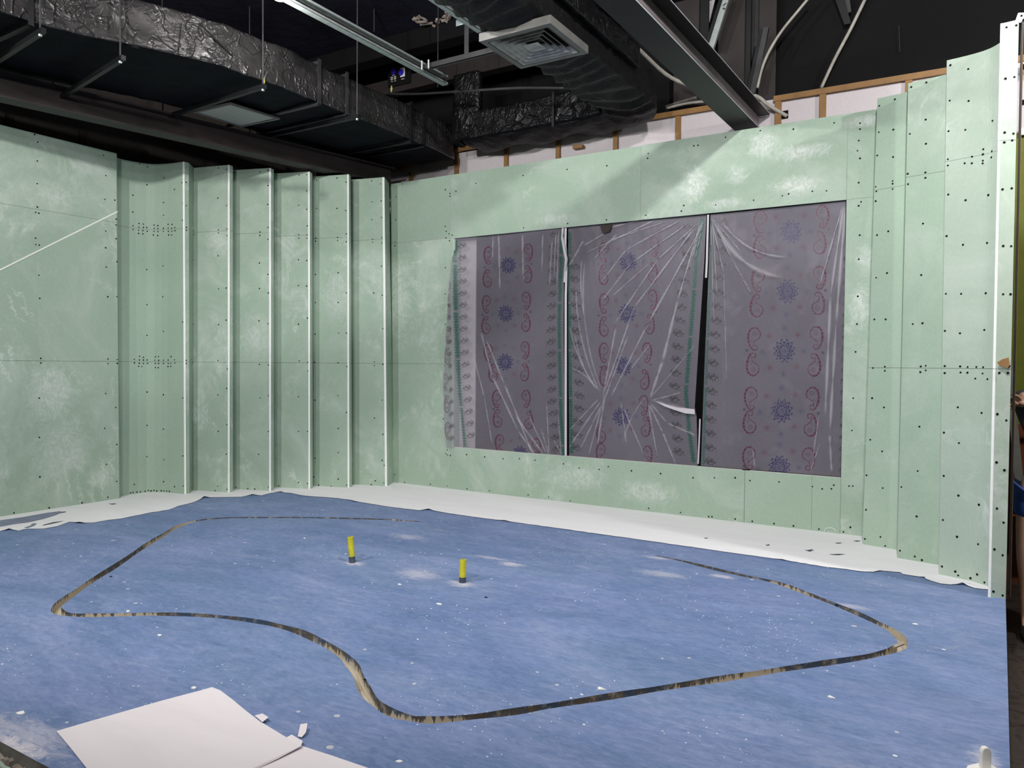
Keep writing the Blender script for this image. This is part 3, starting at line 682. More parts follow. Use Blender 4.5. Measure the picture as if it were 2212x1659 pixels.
for i, p in enumerate(gc):
    d = (gc[min(i+1, len(gc)-1)]-gc[max(i-1, 0)]).normalized(); nrm = Vector((-d.y, d.x))
    w = .0235+.003*math.sin(i*.6)+.0025*noise.noise(Vector((i*.31, 0, 0)))
    ends = min(i, len(gc)-1-i)
    if ends < 6: w *= .25+.75*ends/6
    left_.append(p+nrm*w); right_.append(p-nrm*w)
slot = left_+right_[::-1]
plat = [Vector((-6.95, 1.19)), Vector((.072, 1.19)), Vector((.112, 2.755)), Vector((.156, 4.80)), Vector((.156, 6.2)), Vector((-6.95, 6.2))]
vin = plat+slot
ed = [(i, (i+1) % len(plat)) for i in range(len(plat))]+[(len(plat)+i, len(plat)+(i+1) % len(slot)) for i in range(len(slot))]
vo, eo, fo, *_r = delaunay_2d_cdt([Vector(v) for v in vin], ed, [], 0, 1e-6)
sx = np.array([v.x for v in slot]); sy = np.array([v.y for v in slot])
def inside(x, y):
    x2 = np.roll(sx, -1); y2 = np.roll(sy, -1)
    c = ((sy > y) != (y2 > y)) & (x < (x2-sx)*(y-sy)/(y2-sy+1e-12)+sx)
    return c.sum() % 2 == 1
mb = MB()
keep = [f for f in fo if not inside(sum(vo[i].x for i in f)/len(f), sum(vo[i].y for i in f)/len(f))]
mb.add([(v.x, v.y, 0) for v in vo], keep)
plo = mb.build('floor', M['floor']); structure(plo)
mb = MB(); n = len(plat)
mb.add([(v.x, v.y, -.0005) for v in plat]+[(v.x, v.y, -.37) for v in plat], [(i, (i+1) % n, n+(i+1) % n, n+i) for i in range(n)])
mb.build('platform_side', M['platform_side'], plo)
mb = MB(); n = len(slot); D = -.042
mb.add([(v.x, v.y, 0) for v in slot]+[(v.x, v.y, D) for v in slot], [(i, (i+1) % n, n+(i+1) % n, n+i) for i in range(n)], 0)
m = len(gc)
mb.add([(v.x, v.y, D) for v in left_]+[(v.x, v.y, D) for v in right_], [(i, i+1, m+i+1, m+i) for i in range(m-1)], 1)
t = thing('floor_groove', 'long curved groove cut into the blue floor, beige and dark paint inside', 'groove', (gc[0].x, gc[0].y, 0))
mb.build('groove_lining', [M['groove_wall'], M['groove_floor']], t)
# little chipped plates at the right bend of the groove
mb = MB(); q = [flo(x, y, .002) for x, y in ((1928, 1396), (1952, 1388), (1954, 1393), (1934, 1401))]
mb.add([tuple(v) for v in q]+[(v.x, v.y, .008) for v in q], [(4, 5, 6, 7), (0, 3, 2, 1), (0, 1, 5, 4), (1, 2, 6, 5), (2, 3, 7, 6), (3, 0, 4, 7)])
o = mb.build('wood_chip', M['torn'], loc=q[0]); tag(o, 'small broken grey chip lying over the right bend of the groove', 'chip')
# lower floor of the hall
mb = MB(); mb.add([(-9, -4, -.37), (4.5, -4, -.37), (4.5, 6.75, -.37), (-9, 6.75, -.37)], [(0, 1, 2, 3)])
structure(mb.build('floor_lower', M['marble']))

# ------------------------------------------------------------------ white protective paper along the walls
PB = [(-30, 1151), (0, 1147), (20, 1144.5), (40, 1146), (60, 1142), (95, 1142), (125, 1136), (150, 1127), (172, 1131), (205, 1128), (235, 1123), (262, 1120), (330, 1106), (365, 1101), (385, 1093), (410, 1087), (432, 1080), (441, 1074.5), (480, 1074), (520, 1073), (545, 1069), (565, 1070),
      (585, 1065), (600, 1062.3), (615, 1062), (627, 1065), (660, 1071), (690, 1073), (720, 1075), (752, 1079), (764, 1083), (800, 1088), (850, 1096), (905, 1102), (925, 1101), (960, 1107), (1020, 1116), (1090, 1125), (1200, 1140), (1300, 1154), (1400, 1168), (1505, 1183), (1560, 1191), (1625, 1200),
      (1690, 1209), (1780, 1224), (1827, 1229), (1863, 1234.5), (1878, 1231), (1910, 1233), (1945, 1236), (1950, 1239.7), (1997, 1247.5), (2000, 1251.4), (2032, 1260), (2053, 1262.8), (2079, 1262), (2104, 1269.6), (2133, 1273)]
LIFT = {20: .012, 172: .014, 441: .012, 545: .008, 615: .010, 764: .006, 925: .010, 1090: .006, 1878: .012, 1997: .004, 2079: .012, 1690: .004}
wall_line = [V2(XL+.0, .9)[1], E_['Lend'][1], E_['c0'][1], E_['c1'][1], E_['c2'][1], E_['c3'][1], E_['c4'][1], E_['tip1'][1], E_['in1'][1], E_['tip2'][1], E_['in2'][1], E_['tip3'][1], E_['in3'][1], E_['tip4'][1], E_['in4'][1], E_['tip5'][1], E_['in5'][1], E_['tip6'][1], E_['in6'][1],
             E_['wr'][1], E_['A0'][1], E_['A1'][1], E_['B0'][1], E_['B1'][1], E_['C0'][1], E_['C1'][1], E_['C2'][1], E_['P0'][1]]
def paper(i0, i1, name, lab, z=.003):
    P = []
    for k in range(i0, i1):
        a, b = PB[k], PB[k+1]
        nn = max(2, int(abs(b[0]-a[0])/10))
        for s in range(nn):
            t_ = s/nn; x = a[0]+(b[0]-a[0])*t_; y = a[1]+(b[1]-a[1])*t_
            l = max([h*math.exp(-((x-kx)/9.0)**2) for kx, h in LIFT.items()])
            P.append((x, y+noise.noise(Vector((x*.11, 3, 0)))*.8, l))
    P.append((PB[i1][0], PB[i1][1], 0))
    r0, r1, r2 = [], [], []
    nP = len(P)
    pts = [flo(x, y, z) for x, y, l in P]
    for i, (x, y, l) in enumerate(P):
        p = pts[i]
        # point on the wall line: nearest, moved behind the wall
        best = None
        for a, b in zip(wall_line[:-1], wall_line[1:]):
            e = b-a; u = max(0, min(1, (p-a).dot(e)/max(e.dot(e), 1e-9))); q = a+e*u
            dd = (q-p).length
            if best is None or dd < best[0]: best = (dd, q)
        q = best[1]; dirn = (q-p); dirn.z = 0; dirn = dirn.normalized() if dirn.length > 1e-5 else Vector((0, 1, 0))
        r0.append(Vector((p.x, p.y, z+l))); s_ = p+dirn*min(.06, best[0]*.6); r1.append(Vector((s_.x, s_.y, z+l*.25)))
        r2.append(Vector((q.x+dirn.x*.28, q.y+dirn.y*.28, z)))
    mb = MB(); n = len(r0)
    mb.add(r0+r1, [(i, i+1, n+i+1, n+i) for i in range(n-1)])
    # main field: monotone strip, behind the walls it simply continues
    wl_ = wall_line[:13] if i0 == 0 else wall_line[12:]
    back = []
    for q in wl_:
        d = Vector((q.x+3.0, q.y-3.2, 0)).normalized(); back.append(Vector((q.x+d.x*.02, q.y+d.y*.02)))
    if i0 == 0: back[0] = Vector((XL-.02, r1[0].y))
    ring = [Vector((v.x, v.y)) for v in r1]+back[::-1]
    cv, ce, cf, *_q = delaunay_2d_cdt(ring, [(k, (k+1) % len(ring)) for k in range(len(ring))], [], 1, 1e-7)
    rx_ = np.array([v.x for v in ring]); ry_ = np.array([v.y for v in ring])
    def ins(x, y):
        x2 = np.roll(rx_, -1); y2 = np.roll(ry_, -1)
        return (((ry_ > y) != (y2 > y)) & (x < (x2-rx_)*(y-ry_)/(y2-ry_+1e-12)+rx_)).sum() % 2 == 1
    zr = [v.z for v in r1]
    mb.add([(v.x, v.y, zr[k] if k < len(zr) else z) for k, v in enumerate(cv)], [f for f in cf if ins(sum(cv[k].x for k in f)/len(f), sum(cv[k].y for k in f)/len(f))])
    o = mb.build(name, M['paper'], loc=r0[0])
    tag(o, lab, 'paper sheet'); return o
paper(0, 23, 'protective_paper', 'white protective paper with a torn wavy edge along the foot of the left wall')
paper(23, len(PB)-1, 'protective_paper', 'long white protective paper along the foot of the back wall and right panels', z=.0042)
# grey uncovered smear / film scrap on the left paper
def flat(name, pix, z, th, mat, lab, cat, group=None, dz=None, parent=None):
    q = [flo(x, y, z) for x, y in pix]; n = len(q); mb = MB()
    h = dz or [0]*n
    mb.add([(v.x, v.y, z+h[i]) for i, v in enumerate(q)]+[(v.x, v.y, z+th+h[i]) for i, v in enumerate(q)], [tuple(range(n))[::-1], tuple(range(n, 2*n))]+[(i, (i+1) % n, n+(i+1) % n, n+i) for i in range(n)])
    o = mb.build(name, mat, parent, loc=None if parent else (q[0].x, q[0].y, z))
    if parent is None: tag(o, lab, cat, group)
    return o
M['greyblue'] = plain('bare_grey_blue_floor', srgb(128, 134, 158), .7, var=.15, scale=9)
flat('torn_strip', [(-20, 1127), (0, 1124), (50, 1117), (100, 1108), (132, 1104), (143, 1105.2), (130, 1108), (118, 1113), (95, 1120), (60, 1128), (30, 1132), (0, 1138), (-20, 1142)], .0058, .0006, M['greyblue'], 'long grey blue torn strip in the white paper beside the left wall', 'torn strip')
flat('torn_strip', [(52, 1140), (66, 1135), (69, 1131), (77, 1130), (79, 1132), (72, 1136), (60, 1140)], .0058, .0006, M['greyblue'], 'small grey torn spot in the white paper near the left picture edge', 'torn strip')
flat('torn_strip', [(92, 1134), (115, 1128), (138, 1125), (116, 1130), (94, 1134.6)], .0058, .0006, M['pipe_dark'], 'thin dark slit in the white paper right of the grey torn spot', 'torn strip')
def flap(c, w, h, lab):
    """cut flap of paper curling up over a dark opening"""
    x, y = c; q = flo(x, y, .006)
    t = thing('paper_flap', lab, 'paper flap', q)
    def pp(dx, dy, z=.006): return flo(x+dx, y+dy, z)
    mb = MB(); a = [pp(-w, 0), pp(-w*.1, -h), pp(w, h*.3), pp(w*.1, h)]
    mb.add(a, [(0, 1, 2, 3)]); mb.build('opening', M['greyblue'], t)
    mb = MB(); b = [pp(-w, 0, .0065), pp(-w*.1, -h, .0065), pp(w*.55, -h*.1, .014), pp(-w*.3, h*.3, .014)]
    mb.add(b+[v+Vector((0, 0, .0008)) for v in b], [(0, 1, 2, 3), (7, 6, 5, 4), (0, 4, 5, 1), (1, 5, 6, 2), (2, 6, 7, 3), (3, 7, 4, 0)]); mb.build('flap', M['paper'], t)
flap((1658, 1176), 5, 3, 'small diamond-shaped cut flap in the white paper below the green patch board')
flap((1748, 1187), 10, 4.5, 'largest cut flap in the white paper in front of the back wall')
flap((1808, 1196.5), 18, 2.2, 'wide thin raised slit in the white paper, nearest the right panels')
flap((1811, 1172), 8, 1.4, 'small dark slit in the white paper just under the corner of the back wall')
flap((1851, 1167.5), 8, 1.6, 'short dark slit in the white paper touching the narrow step panel')
flap((1525, 1161.5), 5, 1.1, 'tiny dark nick in the middle of the white paper at the back')
flap((136, 1105), 7, 1.8, 'small raised flap at the tip of the grey torn strip')
flap((243, 1087.5), 8, 1.8, 'two-lobed nick in the white paper by the curved left panel')

# near paper sheets
def sheet(name, pix, z, lab, dz=None):
    return flat(name, pix, z, .0015, M['paper_warm'], lab, 'paper sheet', dz=dz)
sheet('paper_sheet', [(655, 1613), (640, 1603), (617, 1595), (560, 1640), (520, 1720), (760, 1800), (900, 1720), (793, 1659), (720, 1634)], .0015, 'white paper sheet tucked under the larger sheet at the bottom edge')
sheet('paper_sheet', [(122, 1580), (190, 1560), (270, 1537), (350, 1514), (430, 1493), (458, 1485), (476, 1492), (500, 1510), (530, 1535), (560, 1558), (617, 1595), (630, 1590), (654, 1607), (650, 1618), (600, 1642), (556, 1661), (470, 1705), (330, 1760), (270, 1740), (225, 1706), (188, 1661), (150, 1613)], .0035,
      'large white paper sheet on the blue floor in the left foreground', dz=[0]*11+[.004, .008, .008, .004]+[0]*7)
def sticker(c, pix, dz, lab):
    q = [flo(x, y, .006) for x, y in pix]; n = len(q); mb = MB()
    q = [Vector((v.x, v.y, .006+d)) for v, d in zip(q, dz)]
    mb.add(q+[v+Vector((0, 0, .001)) for v in q], [tuple(range(n))[::-1], tuple(range(n, 2*n))]+[(i, (i+1) % n, n+(i+1) % n, n+i) for i in range(n)])
    o = mb.build('tape_piece', M['paper_warm'], loc=q[0]); tag(o, lab, 'tape', 'folded bits of tape on the near paper')
sticker(0, [(550, 1546), (567, 1545.5), (580, 1556), (567, 1562)], [0, .006, .01, .003], 'folded white tape bit sticking out beside the top edge of the large sheet')
sticker(0, [(643, 1591), (649, 1575), (664, 1573), (661, 1586), (652, 1593)], [.0, .016, .016, .006, .0], 'upright folded tape bit standing where the two near sheets overlap')

# scattered crumbs and chips
def chip(x, y, s, lab, mat='paper', dark=False):
    q = flo(x, y, .0); mb = MB(); n = 6; r = [s*random.uniform(.6, 1.25) for _ in range(n)]; a0 = random.random()*6
    vs = [(q.x+math.cos(a0+k*1.047)*r[k]*1.3, q.y+math.sin(a0+k*1.047)*r[k]*.8, .0012) for k in range(n)]
    vt = [(v[0]*.9+q.x*.1, v[1]*.9+q.y*.1, .003+s*.22*random.random()) for v in vs]
    mb.add(vs+vt, [tuple(range(n))[::-1], tuple(range(n, 2*n))]+[(i, (i+1) % n, n+(i+1) % n, n+i) for i in range(n)])
    o = mb.build('plaster_chip', M[mat], loc=(q.x, q.y, .0012)); tag(o, lab, 'chip')
chip(949, 1306, .013, 'white plaster chip on the blue floor below the right yellow pipe', 'bead')
chip(863, 1263, .010, 'white plaster chip on the blue floor between and below the two yellow pipes', 'bead')
chip(658, 1163, .008, 'tiny white chip on the blue floor left of the left yellow pipe', 'bead')
chip(240, 1246, .008, 'tiny dark chip inside the left arm of the groove', 'black')
chip(1050, 1291, .008, 'tiny dark chip right of the right yellow pipe', 'black')
chip(788, 1469, .007, 'tiny dark leaf-like chip lying in the S-bend of the groove', 'black')
chip(1052, 1089, .014, 'bright white scrap on the protective paper below the covered window', 'bead')
chip(1800, 1304, .013, 'small dark chip on the far right arm of the groove', 'pipe_dark')
chip(277, 1321, .012, 'bright white crumb beside the near-left bend of the groove', 'bead')
chip(344, 1373, .011, 'oval white splash crumb left of the S-bend of the groove', 'bead')
chip(420, 1487, .012, 'white crumb just beyond the tip of the large paper sheet', 'bead')
chip(44, 1542, .014, 'white crumb on the blue floor at the near left', 'bead')
chip(1298, 1489, .014, 'pale crumb inside the groove loop near its front straight run', 'bead')
chip(862, 1646, .010, 'white crumb beside the right edge of the near paper', 'bead')
chip(1794, 1507, .012, 'white crumb on the blue floor in front of the right groove bend', 'bead')
chip(1977, 1349, .010, 'white crumb right of the right groove bend', 'bead')

# yellow pipe stubs
def pipe(bx, by, tx, ty, lab):
    b = flo(bx, by); dep = (np.array(b)-CAM)@_F; d = ray(tx, ty); tp = Vector(CAM+d*dep/(d@_F))
    t = thing('pipe_stub', lab, 'pipe', b, group='yellow pipe stubs standing in the blue floor')
    ax = tp-b; r = .0185; seg = 20
    u = ax.cross(Vector((0, 1, 0))).normalized(); w = ax.cross(u).normalized(); L = ax.length
    def ring(f, rr, jag=0): return [b+ax*f+(u*math.cos(2*math.pi*k/seg)+w*math.sin(2*math.pi*k/seg))*rr+ax.normalized()*jag*(noise.noise(Vector((k*.9, bx, 0)))) for k in range(seg)]
    def cyl(f0, f1, rr, name, mat, jag=0):
        mb = MB(); A = ring(f0, rr); B = ring(f1, rr, jag); Cc = ring(f1, rr*.8, jag); Dd = ring(max(f0, f1-.5), rr*.8)
        fs = [(i*seg+k, i*seg+(k+1) % seg, (i+1)*seg+(k+1) % seg, (i+1)*seg+k) for i in range(3) for k in range(seg)]
        mb.add(A+B+Cc+Dd, fs); return mb.build(name, mat, t, smooth=False)
    cyl(.22, 1, r, 'tube', M['yellow'], .006)
    cyl(0, .24, r*1.04, 'smeared_base', M['pipe_dark'])
    mb = MB(); mb.add(ring(.55, r*.78), [tuple(range(seg))]); mb.build('pipe_mouth', M['black'], t)
pipe(761, 1215, 757, 1160, 'left yellow pipe stub leaning slightly, with a dark smeared base')
pipe(999, 1258, 1000.5, 1209, 'right yellow pipe stub, upright, with a thin grey base')
# thin mortar skirt round each pipe is part of the floor paint; white plastic fitting at the lower right
t = thing('plastic_fitting', 'white plastic fitting with an upright rounded tab at the bottom right corner', 'fitting', flo(2130, 1662))
mb = MB(); zt = .022
P_ = [flo(x, y, zt) for x, y in ((2084, 1662), (2090, 1652), (2121, 1645), (2140, 1648), (2158, 1661), (2190, 1700), (2070, 1720))]
n = len(P_); mb.add([(v.x, v.y, 0.0) for v in P_]+[tuple(v) for v in P_], [tuple(range(n))[::-1], tuple(range(n, 2*n))]+[(i, (i+1) % n, n+(i+1) % n, n+i) for i in range(n)])
bevel(mb.build('base_plate', M['white_plastic'], t), .004)
b0 = flo(2131, 1664, .02); rt = Vector((_R[0], _R[1], 0)).normalized(); fw = Vector((-rt.y, rt.x, 0))
mb = MB(); prof = [(-.0145, 0), (-.0145, .052), (-.012, .062), (-.006, .068), (.004, .068), (.0115, .062), (.0145, .052), (.0145, 0)]
vs = [b0+rt*a+Vector((0, 0, b_)) for a, b_ in prof]; n = len(vs)
mb.add(vs+[v+fw*.016 for v in vs], [tuple(range(n)), tuple(range(n, 2*n))[::-1]]+[(i, (i+1) % n, n+(i+1) % n, n+i) for i in range(n)])
bevel(mb.build('tab', M['white_plastic'], t), .003)

# offcuts on the lower floor at the near left corner
def offcut(top, yt, yb, th, mat, lab, seed):
    """board piece leaning on the platform edge: ragged top line read off the picture, foot on the lower floor"""
    P0, P1 = at(*top[0], 'y', yt), at(*top[-1], 'y', yt); n = 26; vs = []; r_ = random.Random(seed)
    for k in range(n+1):
        p = P0.lerp(P1, k/n); jit = r_.uniform(-.010, .006)*(1 if mat is not M['green'] else .3)
        b = Vector((p.x, yb, -.37)); t_ = Vector((p.x, yt, p.z+jit)); vs += [b, t_, b+Vector((0, th, 0)), t_+Vector((0, th, 0))]
    fs = []
    for k in range(n): q, r = 4*k, 4*k+4; fs += [(q, r, r+1, q+1), (q+2, q+3, r+3, r+2), (q+1, r+1, r+3, q+3), (q, q+2, r+2, r)]
    fs += [(0, 1, 3, 2), (4*n, 4*n+2, 4*n+3, 4*n+1)]
    mb = MB(); mb.add(vs, fs); o = mb.build('board_offcut', mat, loc=(P0.x, yb, -.37)); tag(o, lab, 'offcut', 'board offcuts leaning on the platform edge'); return o
offcut([(-70, 1606), (30, 1672)], 1.105, .97, .010, M['green'], 'green plasterboard offcut leaning in the bottom left corner', 1)
offcut([(-70, 1592), (21, 1645)], 1.135, 1.04, .012, M['torn'], 'grey splintered strip standing between the green offcut and the platform edge', 2)
offcut([(14, 1650), (60, 1672)], 1.140, 1.08, .014, M['torn'], 'brownish broken piece right of the splintered strip in the bottom left corner', 3)

# ================================================================== PRINTED PLASTIC FILM IN THE WINDOW OPENING
RES = .0034
FX0, FX1, FZ0, FZ1 = -4.46, -.79, .36, 2.46
NX, NZ = int((FX1-FX0)/RES), int((FZ1-FZ0)/RES)
gx = FX0+np.arange(NX)*RES; gz = FZ0+np.arange(NZ)*RES
GX, GZ = np.meshgrid(gx, gz)
YF = YB+.02
dd = np.stack([GX, np.full_like(GX, YF), GZ], -1)-CAM
zz = dd@_F; PX = IW/2+FPX*(dd@_R)/zz; PY = IH/2-FPX*(dd@_U)/zz
RGB = np.zeros((NZ, NX, 3), np.float32); RGB[:] = (.42, .385, .465)
OPA = np.full((NZ, NX), .42, np.float32); HGT = np.zeros((NZ, NX), np.float32)
def win(x0, y0, x1, y1):
    """canvas window that covers a region"""
    c = [at(x, y, 'y', YF) for x in (x0, x1) for y in (y0, y1)]
    i0 = max(0, int((min(p.x for p in c)-FX0)/RES)-1); i1 = min(NX, int((max(p.x for p in c)-FX0)/RES)+2)
    j0 = max(0, int((min(p.z for p in c)-FZ0)/RES)-1); j1 = min(NZ, int((max(p.z for p in c)-FZ0)/RES)+2)
    return slice(j0, j1), slice(i0, i1)
def ink(sl, m, c, op=.62, k=1.0):
    m = np.clip(m, 0, 1)*k; RGB[sl] = RGB[sl]*(1-m[..., None])+np.array(c, np.float32)*m[..., None]
    OPA[sl] = OPA[sl]*(1-m)+op*m
edge = lambda d, w=.9: np.clip(.5-(d)/w, 0, 1)      # soft coverage of a distance in px
def mandala(cx, cy, r):
    sl = win(cx-r*1.2, cy-r*1.3, cx+r*1.2, cy+r*1.3); x = (PX[sl]-cx)/r; y = (PY[sl]-cy)/(r*1.08)
    rad = np.hypot(x, y); a = np.arctan2(y, x); s = r
    tri = 1-2*np.abs((a*12/(2*np.pi)) % 1-.5); tri2 = 1-2*np.abs((a*12/(2*np.pi)+.5) % 1-.5)
    pet = .64+.40*tri**.85
    m = edge(np.abs(rad-pet)*s-1.5)
    m = np.maximum(m, edge(np.abs(rad-(.60+.18*tri2))*s-1.0))
    m = np.maximum(m, edge(np.abs(rad-.50)*s-1.0)); m = np.maximum(m, edge(np.abs(rad-(.30+.10*np.cos(a*8)))*s-.85))
    m = np.maximum(m, edge(np.abs(rad-.11)*s-.8)); m = np.maximum(m, (rad > .34)*(rad < .5)*(np.sin(a*14) > .45)*.8)
    ink(sl, (rad < .80)*.22, (.16, .15, .34), .50)
    ink(sl, m, (.050, .046, .135), .80)
PAIS = catmull([Vector(p) for p in ((-.10, .60), (-.34, .66), (-.42, .86), (-.12, 1.0), (.30, .94), (.62, .62), (.86, .12), (.88, -.35), (.62, -.80), (.12, -1.0), (-.42, -.92), (-.84, -.55), (-.78, -.14), (-.36, .08), (.02, .26), (.20, .50), (.10, .74))], 6)
def paisley(cx, cy, w, h, fx=1, fy=1, k=1.0):
    """drop with a curled tail. fx: +1 thick edge to the right, fy: +1 round head at the top"""
    sl = win(cx-w*.75, cy-h*.65, cx+w*.75, cy+h*.65)
    x = (PX[sl]-cx)*fx; y = (PY[sl]-cy)*fy; hw, hh = w/2, h/2
    d = np.full(x.shape, 99.0); tt = np.zeros(x.shape); n = len(PAIS)
    for i in range(n-1):
        ax, ay = PAIS[i].x*hw, PAIS[i].y*hh; bx, by = PAIS[i+1].x*hw, PAIS[i+1].y*hh; ex, ey = bx-ax, by-ay
        u = np.clip(((x-ax)*ex+(y-ay)*ey)/(ex*ex+ey*ey), 0, 1); q = np.hypot(x-ax-u*ex, y-ay-u*ey); c_ = q < d
        d = np.where(c_, q, d); tt = np.where(c_, (i+u)/n, tt)
    outer = np.exp(-((tt-.42)/.20)**2); beads = .72+.28*(np.sin(tt*n*1.5) > -.2)
    m = edge(d-(.85+w*.045*outer+w*.010))*beads
    hx, hy = -.08*hw, -.46*hh; rad = np.hypot(x-hx, y-hy); r0 = w*.17
    m3 = np.maximum(edge(np.abs(rad-r0)-.55), edge(np.abs(rad-r0*.45)-.6)); m4 = edge(np.abs(np.hypot(x-.30*hw, y-.12*hh)-r0*.5)-.5)
    ink(sl, m, (.150, .040, .078), .78, k); ink(sl, np.maximum(m3, m4), (.15, .045, .11), .70, k*.85)
def blot(cx, cy, r, c, k=.5):
    sl = win(cx-r*1.6, cy-r*1.6, cx+r*1.6, cy+r*1.6); x = (PX[sl]-cx)/r; y = (PY[sl]-cy)/r; rad = np.hypot(x, y); a = np.arctan2(y, x)
    m = np.exp(-(rad/(.85+.15*np.cos(a*8)))**2*1.2)*(.75+.25*np.cos(a*8)); ink(sl, m*k*1.6, c, .60)
def diamond(cx, cy, r=3.4):
    sl = win(cx-r*2, cy-r*2, cx+r*2, cy+r*2); d = np.abs(PX[sl]-cx)+np.abs(PY[sl]-cy); ink(sl, edge(d-r, 1.5), (.12, .10, .14), .72, .9)
def sprig(cx, cy, s=1.0, flip=1, sx_=1.0, k=1.0):
    sl = win(cx-22*s, cy-16*s, cx+22*s, cy+16*s); x = (PX[sl]-cx)/s*flip/sx_/1.05; y = (PY[sl]-cy)/s/1.25+.28*x; m = np.zeros(x.shape)
    for bx, by, br in ((-11, -2, 2.6), (-4, -5, 3.2), (2, -1, 3.0), (9, -3, 2.6), (6, 4, 3.0), (-6, 4, 2.4), (12, 3, 2.0), (0, 6, 2.2), (-14, 4, 1.6), (4, -7.5, 1.8)):
        r_ = np.hypot(x-bx, y-by); m = np.maximum(m, edge((np.abs(r_-br*.78)-br*.28)*s)); m = np.maximum(m, edge((r_-br*.32)*s))
    m = np.maximum(m, edge((np.abs(y-.12*x-1.2*np.sin(x*.5))-.7)*s)*(np.abs(x) < 15))
    ink(sl, m, (.035, .035, .03), .86, k)
def poly_x(P, y):
    ys = np.array([p[1] for p in P], float); xs = np.array([p[0] for p in P], float); return np.interp(y, ys, xs)
def lace(P, w, k=1.0):
    """green scalloped border band along a line"""
    x0 = min(p[0] for p in P)-w*2; x1 = max(p[0] for p in P)+w*2
    sl = win(x0, P[0][1], x1, P[-1][1]); cx = poly_x(P, PY[sl]); d = np.abs(PX[sl]-cx)
    yy = PY[sl]
    inr = (yy > P[0][1]) & (yy < P[-1][1])
    scal = w*(.80+.20*np.sign(np.sin(yy*1.05)))
    tex = .72+.28*((np.sin(yy*1.9)*np.sin((PX[sl]-cx)*2.2)) > -.1)
    gap = 1-.75*(np.abs(((yy-P[0][1]) % 103)-51) < 2)
    ink(sl, edge(d-scal, 1.4)*tex*inr*gap, (.030, .135, .10), .80, k)
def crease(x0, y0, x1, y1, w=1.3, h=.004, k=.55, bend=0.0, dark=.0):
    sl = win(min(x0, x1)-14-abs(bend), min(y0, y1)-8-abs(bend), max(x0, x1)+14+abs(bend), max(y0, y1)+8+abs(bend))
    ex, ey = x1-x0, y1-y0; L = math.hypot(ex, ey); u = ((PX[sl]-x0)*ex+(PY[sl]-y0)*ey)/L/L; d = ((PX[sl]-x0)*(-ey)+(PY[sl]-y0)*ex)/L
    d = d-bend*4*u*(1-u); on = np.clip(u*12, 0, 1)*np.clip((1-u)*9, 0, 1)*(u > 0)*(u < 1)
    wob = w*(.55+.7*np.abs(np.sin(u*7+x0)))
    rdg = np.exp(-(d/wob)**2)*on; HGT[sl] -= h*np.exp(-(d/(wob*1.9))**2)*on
    m = rdg*k; OPA[sl] = OPA[sl]*(1-m)+.93*m; RGB[sl] = RGB[sl]*(1-m[..., None])+np.array((.72, .69, .74), np.float32)*m[..., None]  # crease glints and gathered film painted in as lighter, more opaque strokes
# --- print, sheet by sheet, positions read off the photograph
REDD, BLU = (.22, .06, .09), (.09, .12, .22)
for cx, cy in ((1097, 573), (1092, 677), (1090, 782), (1122, 982)):
    mandala(cx, cy, 16)
    for dx, dy, c in ((-20, -29, REDD), (18, -30, REDD), (-1, -36, BLU), (-29, 2, BLU), (27, 0, BLU), (-17, 26, REDD), (19, 26, REDD), (0, 37, BLU)): blot(cx+dx, cy+dy, 5.5, c, .42)
for a, b, f in ((1054, 552, 1), (1052, 601, -1), (1050, 657, 1), (1049, 702, -1), (1054, 762, 1), (1064, 806, -1), (1072, 862, 1), (1074, 904, -1), (1078, 958, 1)): paisley(a, b, 20, 37, -1, f)
for a, b, f in ((1141, 546, 1), (1139, 592, -1), (1136, 650, 1), (1135, 697, -1), (1133, 757, 1), (1132, 804, -1), (1135, 862, 1), (1141, 908, -1), (1158, 966, 1)): paisley(a, b, 20, 37, 1, f)
for p in ((1046, 577), (1041, 680), (1056, 783), (1065, 884), (1148, 570), (1145, 674), (1141, 781), (1145, 888)): diamond(*p)
for k_, y in enumerate(np.arange(531, 966, 25.6)): sprig(poly_x([(998, 520), (1001, 700), (1009, 860), (1019, 970)], y), y, .62)
for y in np.arange(506, 978, 25.8): sprig(poly_x([(1197, 500), (1190, 700), (1192, 860), (1203, 980)], y), y, .70)
lace([(985, 519), (987, 700), (993, 850), (1003, 966)], 4.3); lace([(1213, 500), (1207, 700), (1211, 900), (1216, 985)], 5)
for y in np.arange(660, 960, 26): sprig(poly_x([(973, 640), (976, 760), (980, 960)], y), y, .5, sx_=.6)
for a, b, f in ((972, 625, 1), (971, 662, -1), (972, 724, 1), (971, 768, -1), (967, 826, 1), (970, 872, -1), (972, 930, 1)): paisley(a, b, 12, 36, -1, f, .75)
for cx, cy in ((1356, 565), (1353, 677), (1345, 791), (1341, 900)):
    mandala(cx, cy, 18)
    for dx, dy, c in ((-24, -28, REDD), (26, -29, REDD), (-1, -40, BLU), (-37, 4, BLU), (32, 0, BLU), (-25, 29, REDD), (21, 27, REDD), (-4, 42, BLU)): blot(cx+dx, cy+dy, 6, c, .45)
for a, b, f in ((1303, 545, 1), (1302, 593, -1), (1303, 655, 1), (1303, 705, -1), (1303, 762, 1), (1304, 812, -1), (1298, 935, -1), (1297, 980, 1)): paisley(a, b, 21, 42, -1, f)
for a, b, f in ((1412, 533, 1), (1409, 588, -1), (1408, 647, 1), (1402, 700, -1), (1396, 762, 1), (1391, 820, -1), (1389, 876, 1), (1393, 922, -1), (1397, 985, 1)): paisley(a, b, 21, 42, 1, f)
for p in ((1292, 570), (1291, 681), (1296, 793), (1420, 558), (1416, 674), (1404, 787), (1399, 902)): diamond(*p)
for y in np.arange(575, 990, 28): sprig(poly_x([(1240, 560), (1242, 700), (1251, 860), (1241, 1000)], y), y, .78, -1)
